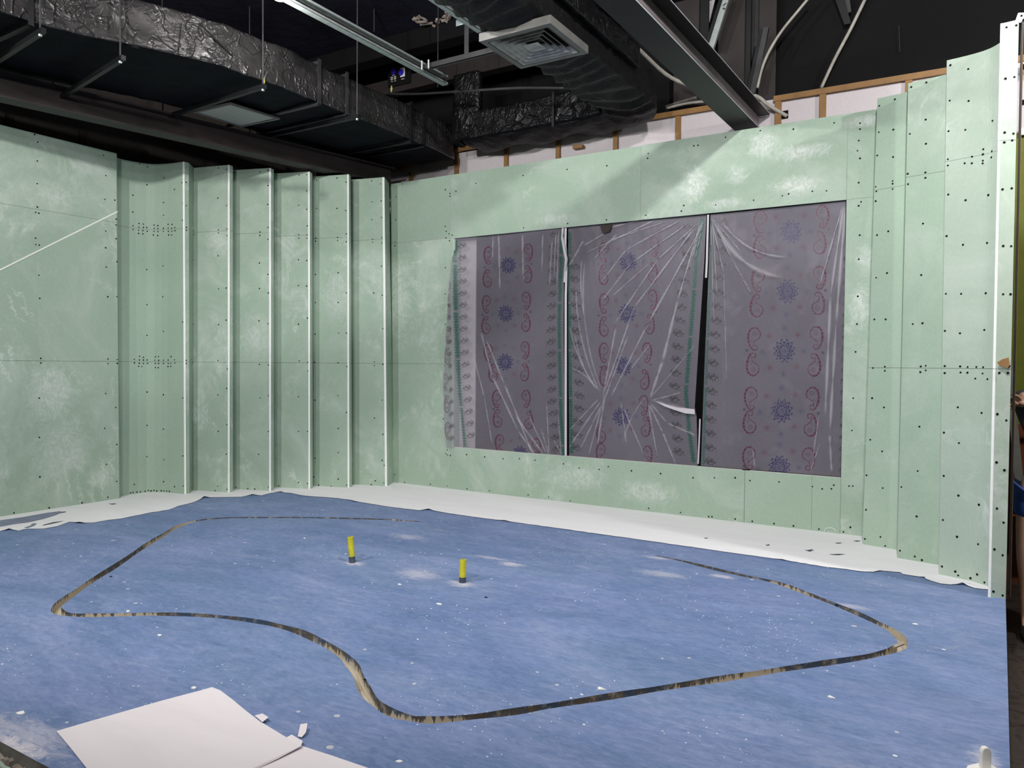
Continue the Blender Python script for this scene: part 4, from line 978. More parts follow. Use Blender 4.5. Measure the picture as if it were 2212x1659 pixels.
for y in np.arange(492, 990, 28.5): sprig(poly_x([(1487, 480), (1476, 600), (1465, 700), (1454, 850), (1466, 1000)], y), y, .82, -1)
lace([(1229, 500), (1226, 600), (1229, 750), (1233, 980)], 5.2); lace([(1516, 470), (1503, 560), (1492, 700), (1480, 850), (1487, 930), (1497, 1000)], 6.2)
for cx, cy in ((1708, 500), (1701, 629), (1694, 758), (1688, 888), (1683, 1010)):
    mandala(cx, cy, 23)
    for dx, dy, c in ((-33, -32, REDD), (29, -35, REDD), (0, -50, BLU), (-47, 3, BLU), (42, 0, BLU), (-32, 36, REDD), (27, 34, REDD), (-2, 50, BLU)): blot(cx+dx, cy+dy, 7.5, c, .50)
for a, b, f in ((1642, 479, 1), (1641, 533, -1), (1637, 606, 1), (1634, 660, -1), (1629, 732, 1), (1626, 787, -1), (1622, 861, 1), (1619, 912, -1), (1618, 990, 1)): paisley(a, b, 30, 48, -1, f)
for a, b, f in ((1776, 468, 1), (1770, 524, -1), (1770, 600, 1), (1767, 655, -1), (1763, 730, 1), (1758, 788, -1), (1755, 861, 1), (1750, 918, -1), (1746, 992, 1)): paisley(a, b, 30, 48, 1, f)
for p in ((1628, 508), (1622, 632), (1613, 757), (1607, 885), (1607, 1007), (1790, 494), (1783, 627), (1777, 762), (1767, 893)): diamond(*p, 4.4)
for y in np.arange(478, 1015, 30.6): sprig(poly_x([(1562, 470), (1552, 600), (1543, 720), (1535, 860), (1533, 1010)], y), y, .84, -1)
lace([(1536, 475), (1533, 600), (1526, 760), (1521, 900), (1518, 1005)], 4.2, .85)
for y in np.arange(560, 1020, 24): sprig(poly_x([(1825, 500), (1822, 700), (1814, 1025)], y), y, .7, sx_=.35)
# --- creases
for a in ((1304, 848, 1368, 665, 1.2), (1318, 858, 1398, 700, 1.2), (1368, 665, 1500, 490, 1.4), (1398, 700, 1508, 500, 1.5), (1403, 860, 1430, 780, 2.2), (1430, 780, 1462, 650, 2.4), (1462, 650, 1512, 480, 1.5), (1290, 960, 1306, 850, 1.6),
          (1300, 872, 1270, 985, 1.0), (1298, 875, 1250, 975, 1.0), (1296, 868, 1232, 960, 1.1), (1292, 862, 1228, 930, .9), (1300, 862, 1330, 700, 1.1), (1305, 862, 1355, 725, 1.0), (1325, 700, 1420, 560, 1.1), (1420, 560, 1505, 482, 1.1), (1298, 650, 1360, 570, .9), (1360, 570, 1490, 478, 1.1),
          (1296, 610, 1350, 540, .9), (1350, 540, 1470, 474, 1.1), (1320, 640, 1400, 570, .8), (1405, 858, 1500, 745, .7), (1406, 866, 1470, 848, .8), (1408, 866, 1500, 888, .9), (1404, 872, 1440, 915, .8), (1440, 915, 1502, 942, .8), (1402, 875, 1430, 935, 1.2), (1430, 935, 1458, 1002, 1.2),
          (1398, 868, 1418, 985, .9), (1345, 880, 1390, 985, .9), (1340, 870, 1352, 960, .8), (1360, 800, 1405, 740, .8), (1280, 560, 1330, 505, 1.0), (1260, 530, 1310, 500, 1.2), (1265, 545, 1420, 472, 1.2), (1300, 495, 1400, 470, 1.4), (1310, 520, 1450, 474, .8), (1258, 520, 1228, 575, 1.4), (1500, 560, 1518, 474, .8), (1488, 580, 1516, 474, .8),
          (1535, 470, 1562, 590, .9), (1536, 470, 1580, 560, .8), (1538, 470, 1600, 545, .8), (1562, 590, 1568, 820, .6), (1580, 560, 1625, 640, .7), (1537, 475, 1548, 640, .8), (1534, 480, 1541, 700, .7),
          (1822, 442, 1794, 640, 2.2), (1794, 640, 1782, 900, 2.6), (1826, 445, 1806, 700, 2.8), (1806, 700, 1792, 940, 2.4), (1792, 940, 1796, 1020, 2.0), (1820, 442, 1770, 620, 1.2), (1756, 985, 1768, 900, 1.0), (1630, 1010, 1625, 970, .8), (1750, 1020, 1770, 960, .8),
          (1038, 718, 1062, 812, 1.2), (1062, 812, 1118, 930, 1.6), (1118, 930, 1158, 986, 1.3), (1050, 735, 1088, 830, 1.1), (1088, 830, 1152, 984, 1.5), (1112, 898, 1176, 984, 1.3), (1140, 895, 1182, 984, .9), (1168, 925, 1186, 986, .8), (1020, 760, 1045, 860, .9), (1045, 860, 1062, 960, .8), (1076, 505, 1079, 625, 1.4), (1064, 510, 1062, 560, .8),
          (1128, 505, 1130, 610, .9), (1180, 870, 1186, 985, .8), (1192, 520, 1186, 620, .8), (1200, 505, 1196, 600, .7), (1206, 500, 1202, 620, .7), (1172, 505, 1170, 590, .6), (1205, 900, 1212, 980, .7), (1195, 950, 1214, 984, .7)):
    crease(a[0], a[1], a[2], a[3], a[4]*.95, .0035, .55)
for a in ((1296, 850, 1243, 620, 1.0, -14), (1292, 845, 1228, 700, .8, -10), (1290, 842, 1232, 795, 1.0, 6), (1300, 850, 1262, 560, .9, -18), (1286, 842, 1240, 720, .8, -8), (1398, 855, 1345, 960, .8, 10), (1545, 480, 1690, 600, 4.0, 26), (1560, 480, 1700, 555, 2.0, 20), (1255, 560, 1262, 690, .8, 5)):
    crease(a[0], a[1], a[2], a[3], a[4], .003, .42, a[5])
# faint overall milkiness variation of the film
def fbm(x, y, o=5, s=0):
    r = np.zeros(x.shape); A = 1
    for k in range(o):
        ph = [2.1*k+s, 4.7*k+s*1.3, 1.3*k+s*.7]
        r += A*np.sin(x*(1.7*2**k)+ph[0]+1.6*np.sin(y*(1.1*2**k)+ph[1]))*np.sin(y*(1.3*2**k)+ph[2]+1.3*np.sin(x*(.9*2**k)+ph[0])); A *= .55
    return r
OPA *= (1+.06*fbm(GX*3, GZ*3, 5)); 
m = np.clip((fbm(GX*7, GZ*9, 5, 2)-.45)*1.6, 0, 1)*(PX > 1560); OPA[:] = OPA*(1-m*.3)+.62*m*.3
HGT += .006*fbm(GX*2.0, GZ*.8, 3, 1)+.0009*fbm(GX*16, GZ*5, 3, 5)

def film_mat():
    t = NT('milky_printed_film'); t.set(.42, 0, .35)
    a = t.n.new('ShaderNodeAttribute'); a.attribute_name = 'print'
    d = t.n.new('ShaderNodeBsdfDiffuse'); tr = t.n.new('ShaderNodeBsdfTranslucent'); gl = t.n.new('ShaderNodeBsdfGlossy'); gl.inputs['Roughness'].default_value = .33
    gl.inputs['Color'].default_value = (.9, .9, .95, 1)
    for b in (d, tr): t.link(a.outputs['Color'], b.inputs['Color'])
    m1 = t.n.new('ShaderNodeMixShader'); m1.inputs[0].default_value = .22; t.link(d.outputs[0], m1.inputs[1]); t.link(tr.outputs[0], m1.inputs[2])
    m2 = t.n.new('ShaderNodeMixShader'); m2.inputs[0].default_value = .025; t.link(m1.outputs[0], m2.inputs[1]); t.link(gl.outputs[0], m2.inputs[2])
    tp = t.n.new('ShaderNodeBsdfTransparent'); m3 = t.n.new('ShaderNodeMixShader'); t.link(a.outputs['Alpha'], m3.inputs[0]); t.link(tp.outputs[0], m3.inputs[1]); t.link(m2.outputs[0], m3.inputs[2])
    t.link(m3.outputs[0], t.out.inputs['Surface']); return t.mat
M['film'] = film_mat()
def plain_film(name, op):
    t = NT(name); t.set(.4, 0, .4); t.color(srgb(214, 208, 216)); t.p.inputs['Alpha'].default_value = op; return t.mat
M['film_hem'] = plain_film('folded_film_hem', .85)
def film(Lp, Rp, label, ynear, bulge_left=False):
    """Lp, Rp: left and right edge as (px, py) lines"""
    L = [at(x, y, 'y', YF) for x, y in Lp]; R = [at(x, y, 'y', YF) for x, y in Rp]
    lz = np.array([p.z for p in L])[::-1]; lx = np.array([p.x for p in L])[::-1]; rz = np.array([p.z for p in R])[::-1]; rx = np.array([p.x for p in R])[::-1]
    z1 = max(lz.max(), rz.max()); z0 = min(lz.min(), rz.min()); z1 = min(z1, FZ1-.01)
    nz = int((z1-z0)/.0040); w = max(rx.max()-lx.min(), .1); nx = int(w/.0040)
    zz_ = np.linspace(z0, z1, nz); u = np.linspace(0, 1, nx)
    X = np.interp(zz_, lz, lx)[:, None]*(1-u)+np.interp(zz_, rz, rx)[:, None]*u; Z = np.repeat(zz_[:, None], nx, 1)
    i = np.clip(((X-FX0)/RES+.5).astype(int), 0, NX-1); j = np.clip(((Z-FZ0)/RES+.5).astype(int), 0, NZ-1)
    Y = YB+ynear+HGT[j, i]
    if bulge_left:
        b = np.clip((-4.275-X)/.05, 0, 1)*np.clip((2.36-Z)/.15, 0, 1); Y = Y*(1-b)+(YB-.014+.003*np.sin(Z*9))*b
    else: Y = np.maximum(Y, YB+.013)
    if bulge_left: Y = np.where(X > -4.27, np.maximum(Y, YB+.013), Y)
    if bulge_left: Z = Z
    o0 = Vector((float(X.mean()), YB+ynear, float(z0)))
    co = np.stack([X-o0.x, Y-o0.y, Z-o0.z], -1).reshape(-1, 3)
    idx = np.arange(nz*nx).reshape(nz, nx); q = np.stack([idx[:-1, :-1], idx[:-1, 1:], idx[1:, 1:], idx[1:, :-1]], -1).reshape(-1, 4)
    me = bpy.data.meshes.new('sheet'); me.vertices.add(nz*nx); me.vertices.foreach_set('co', co.astype(np.float32).ravel())
    me.loops.add(q.size); me.loops.foreach_set('vertex_index', q.ravel().astype(np.int32)); me.polygons.add(len(q))
    me.polygons.foreach_set('loop_start', (np.arange(len(q))*4).astype(np.int32)); me.polygons.foreach_set('loop_total', np.full(len(q), 4, np.int32))
    me.polygons.foreach_set('use_smooth', np.ones(len(q), bool)); me.update(); me.validate()
    ca = me.color_attributes.new('print', 'FLOAT_COLOR', 'POINT')
    c = np.concatenate([RGB[j, i], np.clip(OPA[j, i], 0, .96)[..., None]], -1).astype(np.float32); ca.data.foreach_set('color', c.ravel())
    me.materials.append(M['film'])
    t = thing('printed_film_curtain', label, 'plastic sheet', o0, group='printed plastic sheets taped over the window opening')
    o = bpy.data.objects.new('sheet', me); col.objects.link(o); o.parent = t
    return t
def hem(t, P, w, yoff, name='hem'):
    mb = MB(); n = len(P); A = []
    for x, y in P:
        p = at(x, y, 'y', YB+yoff); A.append((p+Vector((-w/2, 0, 0)), p+Vector((0, -.006, 0)), p+Vector((w/2, 0, 0))))
    mb.add([v for a in A for v in a], [(3*i+k, 3*i+k+1, 3*i+k+4, 3*i+k+3) for i in range(n-1) for k in (0, 1)])
    return mb.build(name, M['film_hem'], t, smooth=True)
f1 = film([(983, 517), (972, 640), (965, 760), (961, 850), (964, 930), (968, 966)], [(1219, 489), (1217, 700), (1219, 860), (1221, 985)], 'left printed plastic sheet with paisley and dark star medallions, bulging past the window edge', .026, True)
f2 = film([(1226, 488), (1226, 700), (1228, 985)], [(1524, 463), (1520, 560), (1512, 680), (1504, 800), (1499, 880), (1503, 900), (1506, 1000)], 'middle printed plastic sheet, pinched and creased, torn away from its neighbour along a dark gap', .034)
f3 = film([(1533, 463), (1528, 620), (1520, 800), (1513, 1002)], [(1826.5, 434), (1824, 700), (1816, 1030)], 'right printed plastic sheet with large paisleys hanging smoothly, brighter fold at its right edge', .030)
hem(f2, [(1222, 488), (1221, 530), (1224, 560), (1222, 640), (1222, 985)], .022, .020)
hem(f1, [(1216, 489), (1214, 515), (1222, 560), (1219, 610)], .02, .014)
hem(f3, [(1529.5, 464), (1527, 560), (1525, 600)], .017, .016); hem(f3, [(1512, 905), (1510, 960), (1508, 1002)], .012, .018)
mb = MB(); P_ = [at(x, y, 'y', YB+.012) for x, y in ((1418, 868), (1440, 874), (1462, 880), (1500, 884), (1501, 895), (1480, 893), (1458, 886), (1436, 878))]
mb.add(P_, [tuple(range(8))]); mb.build('tape_strip', M['film_hem'], f2)
mb = MB(); P_ = [at(x, y, 'y', YB+.014) for x, y in ((1296, 486), (1322, 484), (1316, 500), (1302, 505), (1298, 495))]
mb.add(P_, [tuple(range(5))]); mb.build('folded_patch', M['dark_wood'], f2)
# loose green-black hem curled at the top of the joint of the left and middle sheets
mb = MB(); P_ = [at(x, y, 'y', YB+.012) for x, y in ((1214, 500), (1218, 530), (1224, 560), (1222, 585))]
mb.tube(P_, [.004, .012, .014, .005], 8); mb.build('curled_hem', M['film_hem'], f1, smooth=True)
# short stub of curl of paper at the foot of the right board
t = thing('peeled_flap', 'small curled white flap peeled at the foot of the back wall near the right corner', 'peeled flap', at(1795, 1146, 'y', YB-.003))
mb = MB(); P_ = [at(x, y, 'y', YB-.004) for x, y in ((1782, 1150), (1782, 1144), (1786, 1141), (1797, 1140.5), (1803, 1143), (1808, 1151))]; mb.tube(P_, .0028, 6); mb.build('curl', M['bead'], t, smooth=True)
# cut notch at the foot of the curved panel

# ================================================================== HALL BEYOND AND ABOVE THE SET
ZC = 4.46
mb = MB(); mb.box((-9, -4, ZC), (4.5, 6.9, ZC+.1)); structure(mb.build('ceiling', M['ceiling']))
YW = 6.52      # white lining panel
YR = 6.75      # rear wall of the hall at the right
def band(name, x0, x1, z0, z1, mat, y=YW, th=.04, par=None):
    mb = MB(); mb.box((x0, y, z0), (x1, y+th, z1)); o = mb.build(name, mat, par); return o
ztop = 3.432
o = band('wall_rear', -9, 4.5, -.37, ZC, M['black'], YR+.02); structure(o)
wp = band('wall_rear_lining', -6.9, .17, 2.80, ztop, M['white_wall'], YW-.004, .02); structure(wp)
structure(band('wall_rear_green', .19, 4.5, .81, 2.96, M['olive'], YR-.004, .02))
structure(band('wainscot_rear', .19, 4.5, -.37, .81, M['wainscot'], YR-.014, .03))
structure(band('wall_rear_lining', .19, 4.5, 2.96, 3.50, M['white_wall'], YR-.004, .02))
mb = MB(); mb.box((-9, -4, -.37), (-8.9, 6.8, ZC)); structure(mb.build('wall_left_outer', M['black']))
mb = MB(); mb.box((4.4, -4, -.37), (4.5, 6.8, ZC)); structure(mb.build('wall_right', M['black']))
mb = MB(); mb.box((-9, -4.1, -.37), (4.5, -4, ZC)); structure(mb.build('wall_front', M['brown_board']))
# wooden battens on the white wall
t = thing('batten_frame', 'brown wooden battens framing the white wall above the green wall, left run', 'wall battens', (-4, YW-.03, ztop))
a = at(820, 372, 'y', YW-.03); b_ = at(1000, 321, 'y', YW-.03); c_ = at(1545, 231, 'y', YW-.03)
mb = MB(); mb.bar(a-Vector((1.2, 0, .14)), b_, .02, .045); mb.build('rail', M['wood'], t)
mb = MB(); mb.bar(b_, c_, .02, .045); mb.build('rail', M['wood'], t)
for x in (887, 986, 1093, 1205, 1329, 1464):
    p = at(x, 330, 'y', YW-.028); mb = MB(); mb.box((p.x-.022, YW-.034, 2.9), (p.x+.022, YW-.012, 3.42 if p.x > -4.75 else 3.30)); mb.build('upright', M['wood'], t)
mb = MB(); p = at(1248, 318, 'y', YW-.06); mb.box((p.x-.05, YW-.07, p.z-.01), (p.x+.05, YW-.02, p.z+.02)); mb.build('cross_block', M['wood'], t)
t = thing('batten_frame', 'brown wooden batten frame on the white wall at the right, ending at a cut-out hole', 'wall battens', (-1, YW-.03, ztop))
a = at(1677, 208, 'y', YW-.03); b_ = at(2060, 146, 'y', YW-.03)
mb = MB(); mb.bar(a-Vector((.02, 0, .02)), b_+Vector((.6, 0, -.02)), .02, .045); mb.build('rail', M['wood'], t)
for x in (1681, 1777, 1962):
    p = at(x, 235, 'y', YW-.028); mb = MB(); mb.box((p.x-.024, YW-.034, 2.9), (p.x+.024, YW-.012, 3.415)); mb.build('upright', M['wood'], t)
p = at(1690, 249, 'y', YW-.012); mb = MB(); mb.box((p.x-.035, YW-.012, p.z-.03), (p.x+.045, YW-.006, p.z+.035)); mb.build('cut_hole', M['behind'], t)
# black frame on the white panels at the far right
t = thing('panel_frame', 'black framed white panels above the olive green wall at the right edge', 'wall panel', (.4, YR-.03, 3.0))
for z in (3.42, 3.16): mb = MB(); mb.box((.24, YR-.03, z), (1.6, YR-.008, z+.03)); mb.build('rail', M['black'], t)
mb = MB(); mb.box((.24, YR-.05, 2.93), (1.6, YR-.008, 2.98)); mb.build('track', M['galv'], t)
mb = MB(); mb.box((.24, YR-.20, .12), (2.2, YR-.014, .15)); t = tag(mb.build('wall_ledge', M['wainscot'], loc=(.24, YR-.2, .12)), 'reddish wooden ledge low on the panelled wall behind the post', 'ledge')
# room's side wall behind the left set wall
mb = MB(); mb.box((-6.98, .6, 2.2), (-6.95, 6.7, ZC)); wlo = structure(mb.build('wall_left_rear', M['brown_board']))
t = thing('dark_studs', 'dark vertical studs on the brown board above the left green wall', 'studs', (-6.94, 3.8, 3.1))
for px_, py_ in ((20, 262), (178, 298), (313, 335)):
    p = at(px_, py_, 'x', -6.94); mb = MB(); mb.box((-6.95, p.y-.03, 2.9), (-6.935, p.y+.03, p.z+.05)); mb.build('stud', M['dark_wood'], t)

def ibeam(name, lab, a, b, w, h, mweb, mfl, medge=None):
    """I-section from a to b, a/b at the middle of the bottom flange"""
    a = Vector(a); b = Vector(b); t = thing(name, lab, 'beam', a); d = (b-a).normalized(); r = Vector((d.y, -d.x, 0)).normalized(); tf = .012; tw = .01
    up = Vector((0, 0, 1))
    def q(x0, x1, z0, z1, nm, m):
        mb = MB(); mb.hexa([a+r*x0+up*z0, a+r*x1+up*z0, b+r*x1+up*z0, b+r*x0+up*z0, a+r*x0+up*z1, a+r*x1+up*z1, b+r*x1+up*z1, b+r*x0+up*z1]); return mb.build(nm, m, t)
    q(-w/2, w/2, 0, tf, 'bottom_flange', mfl); q(-w/2, w/2, h-tf, h, 'top_flange', mfl); q(-tw/2, tw/2, tf, h-tf, 'web', mweb)
    if medge: q(w/2-.001, w/2+.002, 0, tf*.6, 'worn_edge', medge); q(w/2-.001, w/2+.002, h-tf*.5, h, 'worn_edge', medge)
    return t
ibeam('steel_beam', 'dark steel I-beam running overhead to the back wall, right of the square air diffuser', (-1.665, 1.2, 3.106), (-1.595, YW-.03, 3.106), .185, .205, M['steel_light'], M['steel_dark'], M['edge_white'])
p0 = at(0, 208, 'z', 3.065); p1 = at(700, 365, 'z', 3.065)
dr = (p1-p0).normalized(); sd = Vector((-dr.y, dr.x, 0))*.07
ibeam('steel_beam', 'long brownish steel beam above the left green wall, passing under the foil duct', p0-dr*1.6-Vector((sd.x, sd.y, 0)).normalized()*(-.075), p1+dr*.85-Vector((sd.x, sd.y, 0)).normalized()*(-.075), .15, .175, M['steel_brown'], M['steel_brown'], None)
# dark cross beam at the ceiling beyond the cable trays
t = thing('ceiling_beam', 'black boxed beam crossing the ceiling behind the torn patch', 'beam', (-4.4, 5.85, 4.27)); mb = MB(); mb.box((-6.9, 5.80, 4.272), (-2.6, 5.98, ZC)); bevel(mb.build('casing', M['black'], t), .01)
t = thing('ceiling_beam', 'dark brown lower beam carrying the blue dial panel', 'beam', (-5.2, 6.3, 4.1)); mb = MB(); mb.box((-6.9, 6.30, 4.12), (-3.2, 6.42, 4.27)); mb.build('casing', M['steel_brown'], t)

# ------------------------------------------------------------------ foil wrapped ducts
def sweep_duct(name, parent, path, w, z0, z1, mat, amp=.010, sag=0.0, step=.022, mats=None, wfun=None, side='c', seed=0):
    """path: list of plan points of the centre line"""
    P = [Vector((p[0], p[1])) for p in path]; L = [0]
    for a, b in zip(P[:-1], P[1:]): L.append(L[-1]+(b-a).length)
    n = max(2, int(L[-1]/step)); xs = np.interp(np.linspace(0, L[-1], n), L, [p.x for p in P]); ys = np.interp(np.linspace(0, L[-1], n), L, [p.y for p in P])
    h = z1-z0; nh = max(3, int(h/step)); nw = max(3, int(w/(step*1.6)))
    prof = [(-.5+k/nw, 0) for k in range(nw)]+[(.5, k/nh) for k in range(nh)]+[(.5-k/nw, 1) for k in range(nw)]+[(-.5, 1-k/nh) for k in range(nh)]
    vs = []; m = len(prof)
    for i in range(n):
        t_ = Vector((xs[min(i+3, n-1)]-xs[max(i-3, 0)], ys[min(i+3, n-1)]-ys[max(i-3, 0)])).normalized(); r = Vector((t_.y, -t_.x, 0))
        for (a, b) in prof:
            p = Vector((xs[i], ys[i], 0))+r*a*w+Vector((0, 0, z0+b*h))
            nn = Vector((0, 0, 0))
            if abs(a) > .499: nn += r*(1 if a > 0 else -1)
            if b < .001: nn += Vector((0, 0, -1))
            if b > .999: nn += Vector((0, 0, 1))
            nn.normalize()
            q = p*6.5+Vector((seed, seed, seed))
            dsp = amp*.55*(noise.ridged_multi_fractal(q*.8, .9, 2.1, 4, .9, 2.0)-1.1)+amp*1.1*noise.noise(p*3.1)+amp*.5*noise.noise(p*11)
            if b < .5 and sag: dsp += sag*(1-(2*a)**2)*(1 if b < .001 else 0)+ (amp*1.2*math.sin((xs[i]*.3+ys[i])*34+2.5*math.sin(a*3+ys[i]*5)) if b < .001 else 0)
            vs.append(p+nn*dsp)
    fs = [(i*m+k, i*m+(k+1) % m, (i+1)*m+(k+1) % m, (i+1)*m+k) for i in range(n-1) for k in range(m)]+[tuple(range(m))[::-1], tuple((n-1)*m+k for k in range(m))]
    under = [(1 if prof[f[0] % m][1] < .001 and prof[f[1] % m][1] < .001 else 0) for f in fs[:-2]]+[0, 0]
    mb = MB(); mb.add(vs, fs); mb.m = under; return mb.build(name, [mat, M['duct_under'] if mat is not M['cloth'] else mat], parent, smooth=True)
D1 = thing('foil_duct', 'large crumpled black foil wrapped air duct crossing the upper left', 'air duct', (-5.1, 4.0, 3.3))
W1 = 1.08
side1 = [(-5.06, 1.2), (-5.03, 2.1), (-4.98, 2.57), (-4.83, 2.99), (-4.66, 3.32), (-4.55, 3.60), (-4.52, 4.0), (-4.52, 5.0), (-4.52, 5.75), (-4.58, 6.25)]
sweep_duct('duct_body', D1, [(x-W1/2, y) for x, y in side1], W1, 3.30, 3.60, M['foil'], .013, seed=2)
def flange(par, y, x1, w, z0, z1, t_=.03, mat='grey_metal'):
    """angle iron frame round a duct running along Y"""
    mb = MB(); e = .028
    x0 = x1-w
    for (a, b) in (((x1, y, z0-e), (x1+e, y+.004, z1+e)), ((x0-e, y, z0-e), (x0, y+.004, z1+e)), ((x0, y, z0-e), (x1, y+.004, z0)), ((x0, y, z1), (x1, y+.004, z1+e)),
                   ((x1+e-.004, y-t_, z0-e), (x1+e, y, z1+e)), ((x0-e, y-t_, z0-e), (x1+e, y, z0-e+.004))): mb.box(a, b)
    return mb.build('flange', M[mat], par)
flange(D1, 4.37, -4.515, W1, 3.300, 3.60); flange(D1, 4.68, -4.515, W1, 3.300, 3.60); flange(D1, 5.52, -4.515, W1, 3.29, 3.61, mat='steel_dark'); flange(D1, 5.72, -4.52, W1-.05, 3.30, 3.58, mat='steel_dark')
flange(D1, 2.45, -4.985, W1, 3.29, 3.60, mat='steel_dark')
# loose dark straps and slits over the foil
def strap(par, pix, w, mat, nm='strap', x=-4.50):
    mb = MB(); P_ = [at(a, b, 'x', xx) for a, b, xx in pix]
    for p, q in zip(P_[:-1], P_[1:]): mb.bar(p, q, .004, w, up=(0, .3, 1))
    return mb.build(nm, M[mat], par)
strap(D1, [(178, 0, -4.965), (215, 45, -4.93), (252, 92, -4.84)], .012, 'black'); strap(D1, [(244, 0, -4.90), (246, 90, -4.855)], .035, 'black', 'tape')
strap(D1, [(430, 50, -4.565), (503, 122, -4.545)], .010, 'black', 'slit'); strap(D1, [(278, 60, -4.82), (268, 95, -4.83), (300, 104, -4.75)], .010, 'black', 'slit'); strap(D1, [(392, 50, -4.62), (389, 77, -4.62), (385, 118, -4.625)], .004, 'black', 'slit')
for cx, cy, xx in ((280, 78, -4.80), (569, 177, -4.51), (845, 192, -4.49)):
    p = at(cx, cy, 'x', xx); mb = MB(); mb.tube([p+Vector((0, 0, -.03)), p+Vector((.004, 0, 0)), p+Vector((0, .005, .03))], [.003, .010, .003], 7); mb.build('foam_tuft', M['yellow_foam'], D1)
# hangers
def hanger(lab, rods, bar, zb, mat='grey_metal', w=.03):
    a, b = bar; t = thing('duct_hanger', lab, 'hanger', (a[0], a[1], zb))
    mb = MB(); mb.bar((a[0], a[1], zb), (b[0], b[1], zb), w, .03); mb.build('trapeze_bar', M['steel_dark'], t)
    for x, y in rods: mb = MB(); mb.tube([(x, y, zb-.02), (x, y, ZC)], .0055, 8); mb.build('rod', M[mat], t); mb = MB(); mb.tube([(x, y, zb-.028), (x, y, zb-.016)], .011, 6); mb.build('nut', M['galv'], t)
    return t
hanger('threaded rod hanger crossing under the left part of the foil duct', [(-4.775, 2.89), (-6.0, 3.10)], ((-4.74, 2.89), (-6.02, 3.11)), 3.185)
hanger('threaded rod hanger with a pale bar running under the duct toward the flat grille', [(-4.49, 3.80), (-5.78, 3.86)], ((-4.46, 3.795), (-5.80, 3.86)), 3.235)
hanger('short hanger rod beside the second duct flange', [(-4.40, 4.69), (-5.72, 4.69)], ((-4.37, 4.69), (-5.74, 4.69)), 3.255, 'grey_metal')
hanger('dark hanger bar under the duct near the top left corner', [(-4.90, 2.46), (-6.06, 2.60)], ((-4.86, 2.46), (-6.08, 2.60)), 3.225, 'grey_metal')

# return-air grille hanging under the duct
GL = [at(415, 243, 'z', 3.245), at(497, 225, 'z', 3.245), at(605, 258, 'z', 3.245), at(522, 275, 'z', 3.245)]
gc_ = sum(GL, Vector())/4
t = thing('flat_grille', 'flat grey square grille panel hanging below the foil duct', 'grille', gc_)
mb = MB(); inn = [gc_+(p-gc_)*.90 for p in GL]
for k in range(4):
    a, b, c, d = GL[k], GL[(k+1) % 4], inn[(k+1) % 4], inn[k]; up = Vector((0, 0, .014)); mb.hexa([a, b, c, d, a+up, b+up, c+up, d+up])
mb.build('frame', M['vent'], t)
def mesh_mat():
    t_ = NT('fine_grille_mesh'); t_.set(.5, .1, .4); s_ = t_.sep()
    a = t_.math('PINGPONG', t_.math('MULTIPLY', s_[0], 60), 1); b = t_.math('PINGPONG', t_.math('MULTIPLY', s_[1], 60), 1)
    t_.color(t_.mix(t_.math('GREATER_THAN', t_.math('MAXIMUM', a, b), .72), srgb(150, 150, 144), srgb(190, 190, 184))); return t_.mat
M['grille_mesh'] = mesh_mat()
mb = MB(); up = Vector((0, 0, .006)); mb.hexa([p+up for p in inn]+[p+up*1.6 for p in inn]); mb.build('mesh_panel', M['grille_mesh'], t)
mb = MB(); nk = [gc_+(p-gc_)*.62 for p in GL]; mb.hexa([p+Vector((0, 0, .014)) for p in nk]+[p+Vector((0, 0, .06)) for p in nk]); mb.build('neck', M['black'], t)

# second duct: along Y, round elbow, then along X in front of the white wall
D2 = thing('foil_duct', 'black wrapped duct bending round above the back wall behind the square diffuser', 'air duct', (-2.54, 5.5, 3.36))
cx_, cy_, rr_ = -2.84, 5.94, .30
path = [(-2.54, 3.2), (-2.54, 4.0), (-2.54, 5.0), (-2.54, 5.6)]+[(cx_+rr_*math.cos(a), cy_+rr_*math.sin(a)) for a in np.linspace(0, math.pi/2, 7)]+[(-3.4, 6.235), (-4.0, 6.235), (-4.28, 6.235)]
sweep_duct('duct_body', D2, path, .45, 3.375, 3.63, M['cloth'], .012, sag=.03, seed=9)
o = sweep_duct('front_wrap', D2, [(-4.30, 5.972), (-3.7, 5.972), (-3.0, 5.972), (-2.80, 5.95)], .035, 3.37, 3.615, M['foil_dark'], .010, seed=4)
sweep_duct('riser', D2, [(-4.34, 5.995), (-4.06, 5.995)], .09, 3.60, 3.99, M['foil_dark'], .010, seed=5)
sweep_duct('riser_end', D2, [(-4.40, 6.2), (-4.36, 6.0), (-4.25, 5.96), (-4.15, 5.96)], .06, 3.37, 3.66, M['foil_dark'], .013, seed=15)
mb = MB(); p = at(1196, 240, 'y', 5.945); mb.box((p.x-.012, 5.93, 3.33), (p.x+.012, 5.95, 3.64)); mb.build('flange', M['steel_dark'], D2)
sweep_duct('side_wrap', D2, [(-2.275, 3.6), (-2.275, 4.5), (-2.275, 5.2), (-2.29, 5.55)], .03, 3.52, 3.68, M['foil_dark'], .014, seed=21)
# rounded dark duct end bulging beyond the elbow
for k, (x, y) in enumerate(((1198, 206), (1355, 185), (1380, 178), (1337, 183))):
    pass
